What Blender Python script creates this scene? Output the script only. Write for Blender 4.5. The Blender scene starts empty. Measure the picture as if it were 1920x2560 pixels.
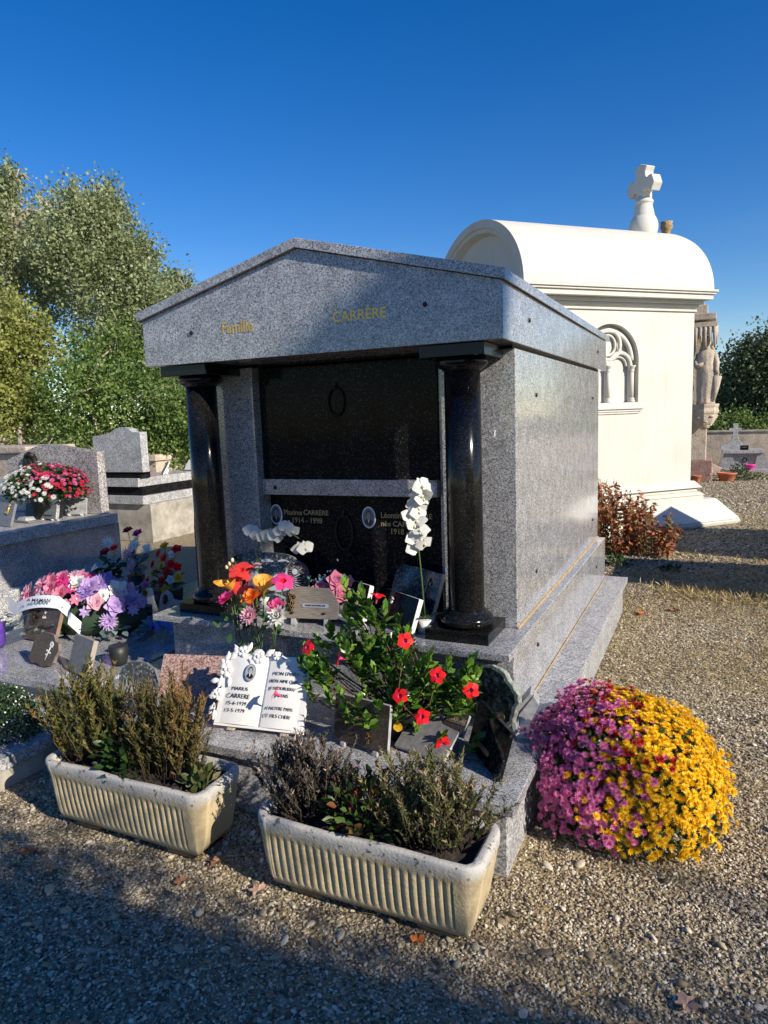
import bpy, math, random
import numpy as np
from mathutils import Vector, Matrix, Euler
R = math.radians
random.seed(7); rng = np.random.default_rng(7)
scene = bpy.context.scene
C = scene.collection

# ------------------------------------------------------------------ camera
cam_d = bpy.data.cameras.new('camera'); cam = bpy.data.objects.new('camera', cam_d); C.objects.link(cam); scene.camera = cam
yaw, pitch, roll, F = .4411, -.1359, -.0348, 1742.37
fw = Vector((-math.sin(yaw)*math.cos(pitch), math.cos(yaw)*math.cos(pitch), math.sin(pitch)))
r0 = Vector((math.cos(yaw), math.sin(yaw), 0)); u0 = r0.cross(fw)
rr = math.cos(roll)*r0 + math.sin(roll)*u0; uu = -math.sin(roll)*r0 + math.cos(roll)*u0
M = Matrix((rr, uu, -fw)).transposed().to_4x4(); M.translation = Vector((1.873, -3.0672, 1.7781))
cam.matrix_world = M
cam_d.sensor_fit = 'VERTICAL'; cam_d.sensor_height = 32; cam_d.lens = 32*F/2560
cam_d.clip_start = .05; cam_d.clip_end = 600

# ------------------------------------------------------------------ light
SAZ, SEL = R(-17), R(28)
sdir = Vector((math.cos(SEL)*math.cos(SAZ), math.cos(SEL)*math.sin(SAZ), math.sin(SEL)))
sl = bpy.data.lights.new('sun', 'SUN'); sl.energy = 5.0; sl.angle = R(.53); sl.color = (1, .91, .76)
so = bpy.data.objects.new('sun', sl); C.objects.link(so); so.rotation_euler = (-sdir).to_track_quat('-Z', 'Y').to_euler(); so.location = (8, -6, 9)
w = bpy.data.worlds.new('World'); scene.world = w; w.use_nodes = True
nt = w.node_tree; nt.nodes.clear()
sky = nt.nodes.new('ShaderNodeTexSky'); sky.sky_type = 'NISHITA'; sky.sun_disc = False
sky.sun_elevation = SEL; sky.sun_rotation = math.pi/2 - SAZ
sky.air_density = 1.0; sky.dust_density = .1; sky.ozone_density = 3.0; sky.altitude = 200
bg = nt.nodes.new('ShaderNodeBackground'); bg.inputs[1].default_value = .104
wo = nt.nodes.new('ShaderNodeOutputWorld'); hs = nt.nodes.new('ShaderNodeHueSaturation'); hs.inputs['Saturation'].default_value = 1.40; hs.inputs['Hue'].default_value = .513; nt.links.new(sky.outputs[0], hs.inputs['Color']); tc = nt.nodes.new('ShaderNodeTexCoord'); mpw = nt.nodes.new('ShaderNodeMapping'); mpw.inputs['Scale'].default_value = (2.2, 2.2, 11); nt.links.new(tc.outputs['Generated'], mpw.inputs[0])
nw = nt.nodes.new('ShaderNodeTexNoise'); nw.inputs['Scale'].default_value = 1.6; nw.inputs['Detail'].default_value = 6; nt.links.new(mpw.outputs[0], nw.inputs['Vector'])
rw = nt.nodes.new('ShaderNodeValToRGB'); rw.color_ramp.elements[0].position = .50; rw.color_ramp.elements[1].position = .75; rw.color_ramp.elements[1].color = (.35, .35, .35, 1); nt.links.new(nw.outputs[0], rw.inputs[0])
sz = nt.nodes.new('ShaderNodeSeparateXYZ'); nt.links.new(tc.outputs['Generated'], sz.inputs[0])
rz = nt.nodes.new('ShaderNodeValToRGB'); rz.color_ramp.elements[0].position = .06; rz.color_ramp.elements[0].color = (1, 1, 1, 1); rz.color_ramp.elements[1].position = .24; rz.color_ramp.elements[1].color = (0, 0, 0, 1); nt.links.new(sz.outputs[2], rz.inputs[0])
mw = nt.nodes.new('ShaderNodeMath'); mw.operation = 'MULTIPLY'; nt.links.new(rw.outputs[0], mw.inputs[0]); nt.links.new(rz.outputs[0], mw.inputs[1])
mc = nt.nodes.new('ShaderNodeMix'); mc.data_type = 'RGBA'; nt.links.new(mw.outputs[0], mc.inputs[0]); nt.links.new(hs.outputs[0], mc.inputs[6]); mc.inputs[7].default_value = (3.4, 4.2, 5.6, 1)
nt.links.new(mc.outputs[2], bg.inputs[0]); nt.links.new(bg.outputs[0], wo.inputs[0])
vs = scene.view_settings; vs.view_transform = 'Standard'; vs.look = 'None'; vs.exposure = 0.42; vs.gamma = 1

# ------------------------------------------------------------------ materials
def newmat(name):
    m = bpy.data.materials.new(name); m.use_nodes = True
    n = m.node_tree.nodes; return m, n, m.node_tree.links, n['Principled BSDF']
def ramp(n, l, src, stops, interp='LINEAR'):
    r = n.new('ShaderNodeValToRGB'); r.color_ramp.interpolation = interp
    e = r.color_ramp.elements
    while len(e) < len(stops): e.new(.5)
    for i, (p, c) in enumerate(stops):
        e[i].position = p; e[i].color = (*c, 1) if len(c) == 3 else c
    l.new(src, r.inputs[0]); return r
def noise(n, l, co, scale, detail=4, rough=.6):
    t = n.new('ShaderNodeTexNoise'); t.inputs['Scale'].default_value = scale; t.inputs['Detail'].default_value = detail
    t.inputs['Roughness'].default_value = rough; l.new(co, t.inputs['Vector']); return t
def coord(n): return n.new('ShaderNodeTexCoord').outputs['Object']
def mixc(n, l, f, a, b, mode='MIX'):
    m = n.new('ShaderNodeMix'); m.data_type = 'RGBA'; m.blend_type = mode
    for s, v in ((m.inputs[0], f), (m.inputs[6], a), (m.inputs[7], b)):
        if hasattr(v, 'is_output'): l.new(v, s)
        else: s.default_value = v if not isinstance(v, tuple) or len(v) == 4 else (*v, 1)
    return m.outputs[2]
def bump(n, l, h, p, strength=.3, dist=.01):
    b = n.new('ShaderNodeBump'); b.inputs['Strength'].default_value = strength; b.inputs['Distance'].default_value = dist
    l.new(h, b.inputs['Height']); l.new(b.outputs[0], p.inputs['Normal'])
def plain(name, col, rough=.5, metal=0, var=.15, scale=20, bmp=0, spec=.5, coat=0):
    m, n, l, p = newmat(name); co = coord(n)
    t = noise(n, l, co, scale)
    a = tuple(max(0, c*(1-var)) for c in col); b = tuple(min(1, c*(1+var)) for c in col)
    r = ramp(n, l, t.outputs[0], [(.3, a), (.7, b)]); l.new(r.outputs[0], p.inputs['Base Color'])
    p.inputs['Roughness'].default_value = rough; p.inputs['Metallic'].default_value = metal
    p.inputs['Specular IOR Level'].default_value = spec; p.inputs['Coat Weight'].default_value = coat
    if bmp: bump(n, l, t.outputs[0], p, bmp, .01)
    return m
def granite(name, stops, scale=150, rough=.25, big=.20, stain=None, spec=.5, bmp=0):
    m, n, l, p = newmat(name); co = coord(n)
    wv = noise(n, l, co, scale*.7, 2, .5)
    mx = n.new('ShaderNodeVectorMath'); mx.operation = 'MULTIPLY_ADD'
    mx.inputs[1].default_value = (.012,)*3; l.new(wv.outputs['Color'], mx.inputs[0]); l.new(co, mx.inputs[2])
    v = n.new('ShaderNodeTexVoronoi'); v.inputs['Scale'].default_value = scale; l.new(mx.outputs[0], v.inputs['Vector'])
    sx = n.new('ShaderNodeSeparateColor'); l.new(v.outputs['Color'], sx.inputs[0])
    r = ramp(n, l, sx.outputs[0], stops)
    cl = noise(n, l, co, 9, 3); rr_ = ramp(n, l, cl.outputs[0], [(.3, (1-big,)*3), (.7, (1+big,)*3)])
    c = mixc(n, l, 1.0, r.outputs[0], rr_.outputs[0], 'MULTIPLY')
    if stain:
        st = noise(n, l, co, stain[1], 6, .7); sr = ramp(n, l, st.outputs[0], [(stain[2], (0,)*3), (stain[2]+.15, (1,)*3)])
        c = mixc(n, l, sr.outputs[0], c, stain[0])
        rg = ramp(n, l, sr.outputs[0], [(0, (rough,)*3), (1, (.85,)*3)]); l.new(rg.outputs[0], p.inputs['Roughness'])
    else: p.inputs['Roughness'].default_value = rough
    l.new(c, p.inputs['Base Color']); p.inputs['Specular IOR Level'].default_value = spec
    if bmp: bump(n, l, v.outputs['Distance'], p, bmp, .003)
    return m
def foliage(name, cols, rough=.45, trans=.3, spec=.4):
    m, n, l, p = newmat(name)
    a = n.new('ShaderNodeAttribute'); a.attribute_name = 'rnd'
    k = len(cols)-1
    r = ramp(n, l, a.outputs['Fac'], [(i/k, c) for i, c in enumerate(cols)])
    l.new(r.outputs[0], p.inputs['Base Color']); p.inputs['Roughness'].default_value = rough
    p.inputs['Specular IOR Level'].default_value = spec
    if trans:
        t = n.new('ShaderNodeBsdfTranslucent'); l.new(r.outputs[0], t.inputs[0])
        ms = n.new('ShaderNodeMixShader'); ms.inputs[0].default_value = trans
        l.new(p.outputs[0], ms.inputs[1]); l.new(t.outputs[0], ms.inputs[2]); l.new(ms.outputs[0], n['Material Output'].inputs[0])
    return m
g3 = lambda v, b=1.03: (v, v, v*b)
GR = granite('grey_granite', [(0, g3(.055)), (.15, g3(.13)), (.4, g3(.265)), (.75, g3(.41)), (1, g3(.58))], 230, .10, spec=.9)
GRS = GR
GRM = granite('matt_grey_granite', [(0, g3(.12)), (.3, g3(.25)), (.6, g3(.38)), (1, g3(.55))], 130, .45, stain=((.40, .36, .27), 3, .62))
GRL = granite('pale_granite', [(0, g3(.14, 1)), (.3, g3(.28, 1)), (.6, g3(.42, 1)), (1, g3(.6, 1))], 110, .35)
GRP = granite('pinkish_grey_granite', [(0, (.10, .09, .09)), (.3, (.24, .22, .22)), (.6, (.38, .35, .345)), (1, (.55, .52, .5))], 100, .2)
BK = granite('black_granite', [(0, (.004, .004, .005)), (.7, (.009, .009, .011)), (.9, (.02, .02, .022)), (1, (.06, .06, .065))], 160, .09, .3, spec=.07)
BKC = granite('black_column_granite', [(0, (.004,)*3), (.7, (.008,)*3), (.9, (.016,)*3), (1, (.035,)*3)], 260, .14, .3, spec=.28)
DKB = granite('dark_blue_granite', [(0, (.01, .012, .016)), (.5, (.03, .034, .045)), (.8, (.07, .08, .1)), (1, (.2, .22, .26))], 90, .12, .5)
BRN = granite('brown_granite', [(0, (.03, .022, .02)), (.5, (.055, .040, .036)), (1, (.09, .07, .062))], 170, .22, .3)
PNK = granite('pink_granite', [(0, (.14, .07, .055)), (.4, (.28, .17, .14)), (.7, (.40, .27, .235)), (1, (.52, .40, .36))], 130, .3, .2)
SRP = granite('green_serpentine', [(0, (.012, .018, .014)), (.5, (.035, .05, .04)), (.8, (.07, .09, .075)), (1, (.16, .19, .17))], 60, .2, .8)
SRPE = plain('rough_serpentine_edge', (.30, .33, .27), .8, var=.5, scale=60, bmp=1)
WHM = plain('white_marble', (.74, .73, .71), .45, var=.05, scale=15, bmp=.05)
GRY = plain('grey_marble', (.36, .36, .37), .35, var=.35, scale=25)
SLA = plain('grey_slate', (.17, .17, .175), .5, var=.3, scale=30)
CONC = plain('weathered_concrete', (.36, .33, .28), .9, var=.35, scale=6, bmp=.3)
BRZ = plain('bronze', (.16, .10, .045), .35, 1, .3, 60)
BRZD = plain('dark_bronze', (.035, .028, .02), .5, .6, .3, 60)
GOLD = plain('gold_leaf_letters', (.72, .47, .13), .35, .6, .1, 60)
GOLDD = plain('dull_gold_letters', (.40, .29, .15), .5, .3, .2, 60)
BRS = plain('aged_brass', (.38, .30, .16), .4, .7, .25, 40)
SILV = plain('silver_metal', (.6, .6, .6), .35, .6, .1, 60)
INK = plain('black_paint', (.012, .012, .015), .4)
ETCH = plain('etched_white', (.62, .64, .66), .8, var=.1, scale=80)
CER = plain('white_ceramic', (.7, .72, .75), .2)
SKINP = plain('printed_face', (.35, .22, .17), .3, var=.2, scale=90)
HAIRP = plain('printed_dark', (.02, .018, .02), .3)
SKYP = plain('printed_backdrop', (.12, .16, .26), .3)
TERR = plain('terracotta', (.45, .15, .07), .7, var=.2, scale=12)
DPOT = plain('dark_plastic', (.02, .022, .02), .5)
PINKP = plain('pink_plastic', (.75, .06, .38), .4)
GLS = plain('frosted_glass', (.25, .3, .3), .15)
VIO = plain('violet_wax', (.09, .04, .28), .3, var=.5, scale=14)
SOIL = plain('soil', (.035, .025, .018), .95, var=.5, scale=80, bmp=1)
BARK = plain('bark', (.34, .29, .23), .9, var=.4, scale=25, bmp=.8)
STEM = plain('green_stem', (.07, .13, .03), .6)
STEMB = plain('woody_stem', (.10, .065, .035), .8)
STEMD = plain('dry_stem', (.17, .11, .06), .8)
RIB = plain('white_ribbon', (.72, .73, .76), .35, var=.03)
BLUER = plain('blue_ribbon', (.10, .14, .5), .35)
def joint_sealant(): return plain('ochre_sealant', (.42, .30, .17), .9, var=.3, scale=30)
SEAL = joint_sealant()
def render_mat():
    m, n, l, p = newmat('cream_render'); co = coord(n)
    a = noise(n, l, co, 1.3, 5, .65); r = ramp(n, l, a.outputs[0], [(.25, (.53, .505, .44)), (.6, (.60, .585, .53))])
    b = noise(n, l, co, 7, 3, .5); r2 = ramp(n, l, b.outputs[0], [(.70, (0,)*3), (.80, (1,)*3)])
    c = mixc(n, l, r2.outputs[0], r.outputs[0], (.60, .55, .45))
    v = noise(n, l, co, 26, 2, .5); r3 = ramp(n, l, v.outputs[0], [(.735, (0,)*3), (.76, (1,)*3)])
    c = mixc(n, l, r3.outputs[0], c, (.35, .32, .28))
    mp = n.new('ShaderNodeMapping'); mp.inputs['Scale'].default_value = (9, 9, .55); l.new(co, mp.inputs[0])
    st = noise(n, l, mp.outputs[0], 1.4, 5, .65); r4 = ramp(n, l, st.outputs[0], [(.54, (0,)*3), (.80, (.7,)*3)])
    c = mixc(n, l, r4.outputs[0], c, (.47, .43, .34))
    l.new(c, p.inputs['Base Color']); p.inputs['Roughness'].default_value = .75
    bump(n, l, noise(n, l, co, 40, 4).outputs[0], p, .15, .01); return m
CRM = render_mat()
def trough_mat():
    m, n, l, p = newmat('reconstituted_stone'); co = coord(n)
    sx = n.new('ShaderNodeSeparateXYZ'); l.new(co, sx.inputs[0])
    a = noise(n, l, co, 7, 6, .7)
    base = ramp(n, l, a.outputs[0], [(.3, (.40, .31, .17)), (.6, (.55, .45, .28))])
    ad = n.new('ShaderNodeMath'); ad.operation = 'MULTIPLY_ADD'; ad.inputs[1].default_value = .06; l.new(a.outputs[0], ad.inputs[0]); l.new(sx.outputs[2], ad.inputs[2])
    rz = ramp(n, l, ad.outputs[0], [(.300, (0,)*3), (.335, (1,)*3)])     # lime-grey weathered rim
    c = mixc(n, l, rz.outputs[0], base.outputs[0], (.46, .44, .41))
    lo = ramp(n, l, ad.outputs[0], [(.055, (1,)*3), (.10, (0,)*3)])
    c = mixc(n, l, lo.outputs[0], c, (.22, .15, .07))                   # darker brown towards the foot
    b = noise(n, l, co, 45, 3, .6); sp = ramp(n, l, b.outputs[0], [(.58, (0,)*3), (.66, (1,)*3)])
    rm = n.new('ShaderNodeMath'); rm.operation = 'MULTIPLY'; l.new(sp.outputs[0], rm.inputs[0]); l.new(rz.outputs[0], rm.inputs[1])
    c = mixc(n, l, rm.outputs[0], c, (.09, .085, .07))
    gr = noise(n, l, co, 3.5, 7, .75); gs = ramp(n, l, gr.outputs[0], [(.52, (0,)*3), (.70, (.55,)*3)]); c = mixc(n, l, gs.outputs[0], c, (.24, .19, .11))
    l.new(c, p.inputs['Base Color']); p.inputs['Roughness'].default_value = .85
    bump(n, l, noise(n, l, co, 90, 4).outputs[0], p, .5, .006); return m
TRO = trough_mat()
def wood_mat():
    m, n, l, p = newmat('grained_stone'); co = coord(n)
    mp = n.new('ShaderNodeMapping'); mp.inputs['Scale'].default_value = (4, 4, 70); l.new(co, mp.inputs[0])
    a = noise(n, l, mp.outputs[0], 4, 5, .6); r = ramp(n, l, a.outputs[0], [(.3, (.12, .095, .075)), (.6, (.26, .23, .195))])
    l.new(r.outputs[0], p.inputs['Base Color']); p.inputs['Roughness'].default_value = .5; bump(n, l, a.outputs[0], p, .4, .004); return m
WOOD = wood_mat()
def oldstone(name, a, b, sc=5):
    m, n, l, p = newmat(name); co = coord(n)
    t = noise(n, l, co, sc, 8, .7); r = ramp(n, l, t.outputs[0], [(.25, a), (.5, b), (.75, tuple(min(1, x*1.25) for x in b))])
    l.new(r.outputs[0], p.inputs['Base Color']); p.inputs['Roughness'].default_value = .9
    bump(n, l, noise(n, l, co, sc*5, 6, .7).outputs[0], p, .7, .03); return m
OLDS = oldstone('old_limestone', (.20, .16, .13), (.46, .38, .30), 4)
OLDS2 = oldstone('carved_limestone', (.26, .21, .155), (.50, .42, .33), 6)
CHUNK = oldstone('lichened_stone', (.06, .045, .03), (.42, .30, .16), 14)

# ------------------------------------------------------------------ mesh builder
def rootloc(o):
    v = Vector((0, 0, 0))
    while o is not None: v += o.location; o = o.parent
    return v
class MB:
    def __init__(s): s.v = []; s.f = []; s.m = []; s.s = []
    def add(s, vs, fs, m=0, sm=False):
        b = len(s.v); s.v += [tuple(v) for v in vs]; s.f += [tuple(i+b for i in f) for f in fs]
        s.m += [m]*len(fs); s.s += [sm]*len(fs); return s
    def box(s, x0, x1, y0, y1, z0, z1, m=0, mt=None):
        vs = [(x, y, z) for z in (z0, z1) for y in (y0, y1) for x in (x0, x1)]
        if mt is not None: vs = [mt @ Vector(v) for v in vs]
        return s.add(vs, [(0, 2, 3, 1), (4, 5, 7, 6), (0, 1, 5, 4), (1, 3, 7, 5), (3, 2, 6, 7), (2, 0, 4, 6)], m)
    def prism(s, pts, a, b, ax='y', m=0, ms=None, sm=False):
        n = len(pts)
        mk = {'y': lambda p, t: (p[0], t, p[1]), 'z': lambda p, t: (p[0], p[1], t), 'x': lambda p, t: (t, p[0], p[1])}[ax]
        vs = [mk(p, a) for p in pts] + [mk(p, b) for p in pts]
        s.add(vs, [tuple(range(n)), tuple(range(2*n-1, n-1, -1))], m)
        b0 = len(s.v)-2*n
        fs = [(b0+i, b0+n+i, b0+n+(i+1) % n, b0+(i+1) % n) for i in range(n)]
        s.f += fs; s.m += [m if ms is None else ms]*n; s.s += [sm]*n; return s
    def frust(s, r0, r1, z0, z1, m=0):     # r = (x0,x1,y0,y1) bottom and top
        vs = [(r0[0], r0[2], z0), (r0[1], r0[2], z0), (r0[1], r0[3], z0), (r0[0], r0[3], z0),
              (r1[0], r1[2], z1), (r1[1], r1[2], z1), (r1[1], r1[3], z1), (r1[0], r1[3], z1)]
        return s.add(vs, [(3, 2, 1, 0), (4, 5, 6, 7), (0, 1, 5, 4), (1, 2, 6, 5), (2, 3, 7, 6), (3, 0, 4, 7)], m)
    def lathe(s, prof, c=(0, 0, 0), n=32, m=0, sm=True, sx=1, sy=1):
        vs = []; fs = []
        for r, z in prof:
            for i in range(n):
                a = 2*math.pi*i/n; vs.append((c[0]+r*sx*math.cos(a), c[1]+r*sy*math.sin(a), c[2]+z))
        for k in range(len(prof)-1):
            for i in range(n):
                j = (i+1) % n; fs.append((k*n+i, k*n+j, (k+1)*n+j, (k+1)*n+i))
        fs.append(tuple(range(n-1, -1, -1))); fs.append(tuple((len(prof)-1)*n+i for i in range(n)))
        return s.add(vs, fs, m, sm)
    def tube(s, pts, r, n=6, m=0, close=False):
        P = [Vector(p) for p in pts]; k = len(P)
        rs = r if isinstance(r, (list, tuple)) else [r]*k
        vs = []; up = Vector((.13, .21, .97))
        for i in range(k):
            d = (P[(i+1) % k]-P[i-1]) if close else (P[min(i+1, k-1)]-P[max(i-1, 0)])
            d.normalize(); a = d.cross(up)
            if a.length < 1e-3: a = d.cross(Vector((1, 0, 0)))
            a.normalize(); b = d.cross(a)
            for j in range(n):
                t = 2*math.pi*j/n; vs.append(P[i]+rs[i]*(math.cos(t)*a+math.sin(t)*b))
        fs = []
        for i in range(k if close else k-1):
            q = (i+1) % k
            for j in range(n): fs.append((i*n+j, i*n+(j+1) % n, q*n+(j+1) % n, q*n+j))
        if not close: fs += [tuple(range(n-1, -1, -1)), tuple((k-1)*n+j for j in range(n))]
        return s.add(vs, fs, m, True)
    def ball(s, c, r, m=0, n=12, k=8):
        r = r if isinstance(r, (tuple, list)) else (r, r, r); vs = []; fs = []
        for i in range(1, k):
            t = math.pi*i/k
            for j in range(n):
                a = 2*math.pi*j/n; vs.append((c[0]+r[0]*math.sin(t)*math.cos(a), c[1]+r[1]*math.sin(t)*math.sin(a), c[2]+r[2]*math.cos(t)))
        for i in range(k-2):
            for j in range(n): fs.append((i*n+j, (i+1)*n+j, (i+1)*n+(j+1) % n, i*n+(j+1) % n))
        b = len(vs); vs += [(c[0], c[1], c[2]+r[2]), (c[0], c[1], c[2]-r[2])]
        for j in range(n): fs += [(b, j, (j+1) % n), (b+1, (k-2)*n+(j+1) % n, (k-2)*n+j)]
        return s.add(vs, fs, m, True)
    def put(s, o, mt, mo=0):
        b = len(s.v); s.v += [tuple(mt @ Vector(v)) for v in o.v]; s.f += [tuple(i+b for i in f) for f in o.f]
        s.m += [x+mo for x in o.m]; s.s += list(o.s); return s
    def build(s, name, mats, parent=None, bev=0, sub=False, local=True, seg=2):
        me = bpy.data.meshes.new(name)
        v = s.v
        if not local and parent is not None:
            q = rootloc(parent); v = [(a-q.x, b-q.y, c-q.z) for a, b, c in v]
        me.from_pydata(v, [], s.f)
        for m in (mats if isinstance(mats, (list, tuple)) else [mats]): me.materials.append(m)
        me.polygons.foreach_set('material_index', s.m); me.polygons.foreach_set('use_smooth', s.s); me.update()
        o = bpy.data.objects.new(name, me); C.objects.link(o); o.parent = parent
        if bev:
            b = o.modifiers.new('bevel', 'BEVEL'); b.width = bev; b.segments = seg; b.limit_method = 'ANGLE'; b.angle_limit = R(35)
        return o
def thing(name, label, cat, loc=(0, 0, 0), rz=0, lean=0, group=None, roll=0):
    o = bpy.data.objects.new(name, None); C.objects.link(o); o.empty_display_size = .05
    o.location = loc; o.rotation_euler = (-lean, roll, rz); o['label'] = label; o['category'] = cat
    if group: o['group'] = group
    return o
def tag(o, label=None, cat=None, group=None, kind=None):
    if label: o['label'] = label
    if cat: o['category'] = cat
    if group: o['group'] = group
    if kind: o['kind'] = kind
    return o
def textmb(items, mt0):
    """several lines of lettering joined to one mesh; items = (string, x, z, size, xscale, offset)"""
    class Out:
        def __init__(o_): o_.parts = []
        def build(o_, name, mat_, parent):
            return [p_.build(name, mat_, parent) for p_ in o_.parts]
    res = Out()
    for s_, x, z, size, xs, off in items:
        out = MB()
        cu = bpy.data.curves.new('t', 'FONT'); cu.body = s_; cu.size = size; cu.extrude = .0012; cu.align_x = 'CENTER'; cu.align_y = 'CENTER'; cu.offset = off; cu.resolution_u = 3
        o = bpy.data.objects.new('t', cu); C.objects.link(o)
        dg = bpy.context.evaluated_depsgraph_get(); dg.update()
        me = bpy.data.meshes.new_from_object(o.evaluated_get(dg)); C.objects.unlink(o); bpy.data.objects.remove(o); bpy.data.curves.remove(cu)
        mt = mt0 @ Matrix.Translation((x, 0, z)) @ Matrix.Rotation(math.pi/2, 4, 'X') @ Matrix.Diagonal((xs, 1, 1, 1))
        out.add([mt @ v.co for v in me.vertices], [tuple(p.vertices) for p in me.polygons]); bpy.data.meshes.remove(me)
        res.parts.append(out)
    return res

# numpy scatter of a small template: leaves, petals, blades, needles
def scatter(name, tv, tf, A, T, rnd, mats, parent=None, mi=None, smooth=False):
    tv = np.array(tv, float); N = len(T); k = len(tv)
    V = (np.einsum('nij,kj->nki', A, tv) + T[:, None, :]).reshape(-1, 3)
    if parent is not None:
        q = rootloc(parent); V = V - np.array(q)
    sizes = [len(f) for f in tf]; flat = np.concatenate([np.array(f) for f in tf]); nf = len(tf)
    loops = (flat[None, :] + (np.arange(N)*k)[:, None]).ravel()
    tot = np.tile(np.array(sizes), N); start = np.concatenate([[0], np.cumsum(tot)[:-1]])
    me = bpy.data.meshes.new(name); me.vertices.add(len(V)); me.vertices.foreach_set('co', V.ravel())
    me.loops.add(len(loops)); me.loops.foreach_set('vertex_index', loops)
    me.polygons.add(len(tot)); me.polygons.foreach_set('loop_start', start); me.polygons.foreach_set('loop_total', tot)
    me.update(calc_edges=True)
    at = me.attributes.new('rnd', 'FLOAT', 'FACE'); at.data.foreach_set('value', np.repeat(rnd, nf).astype(np.float32))
    for m in (mats if isinstance(mats, (list, tuple)) else [mats]): me.materials.append(m)
    if mi is not None: me.polygons.foreach_set('material_index', np.repeat(mi, nf).astype(np.int32))
    if smooth: me.polygons.foreach_set('use_smooth', np.ones(len(tot), bool))
    me.validate(); o = bpy.data.objects.new(name, me); C.objects.link(o); o.parent = parent; return o
def unit(a): return a/np.maximum(np.linalg.norm(a, axis=-1, keepdims=True), 1e-9)
def frames(d, nrm, s, sw=None):
    """matrix columns: x = width, y = along d, z = normal-ish; scaled"""
    d = unit(d); x = unit(np.cross(d, nrm)); z = np.cross(x, d)
    s = np.asarray(s).reshape(-1, 1); sw = s if sw is None else np.asarray(sw).reshape(-1, 1)
    return np.stack([x*sw, d*s, z*s], axis=2)
LEAF = ([(0, 0, 0), (.28, .35, .07), (.22, .7, .05), (0, 1, -.06), (-.22, .7, .05), (-.28, .35, .07), (0, .5, 0)],
        [(0, 1, 2, 6), (6, 2, 3), (0, 6, 4, 5), (6, 3, 4)])
LEAFS = ([(0, 0, 0), (.42, .45, .12), (0, 1, -.05), (-.42, .45, .12)], [(0, 1, 2), (0, 2, 3)])
BLADE = ([(-.5, 0, 0), (.5, 0, 0), (.3, .6, .06), (0, 1, .25)], [(0, 1, 2, 3)])
def rdir(n): return unit(rng.normal(size=(n, 3)))

# ------------------------------------------------------------------ ground
def ground_mat():
    m, n, l, p = newmat('gravel_ground'); co = coord(n)
    v = n.new('ShaderNodeTexVoronoi'); v.inputs['Scale'].default_value = 55; l.new(co, v.inputs['Vector'])
    sx = n.new('ShaderNodeSeparateColor'); l.new(v.outputs['Color'], sx.inputs[0])
    r = ramp(n, l, sx.outputs[0], [(0, (.10, .08, .05)), (.4, (.22, .18, .12)), (.75, (.34, .28, .19)), (1, (.50, .44, .33))])
    t = noise(n, l, co, .9, 5, .6); rt = ramp(n, l, t.outputs[0], [(.42, (0,)*3), (.60, (1,)*3)])
    s2 = noise(n, l, co, 60, 3); straw = ramp(n, l, s2.outputs[0], [(.3, (.18, .13, .06)), (.7, (.44, .33, .17))])
    c = mixc(n, l, rt.outputs[0], r.outputs[0], straw.outputs[0])
    l.new(c, p.inputs['Base Color']); p.inputs['Roughness'].default_value = .95; bump(n, l, v.outputs['Distance'], p, .8, .012); return m
me = bpy.data.meshes.new('ground')
b = MB(); b.add([(-150, -60, 0), (150, -60, 0), (150, 250, 0), (-150, 250, 0)], [(0, 1, 2, 3)])
gr = b.build('ground', ground_mat()); gr['kind'] = 'structure'

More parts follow.
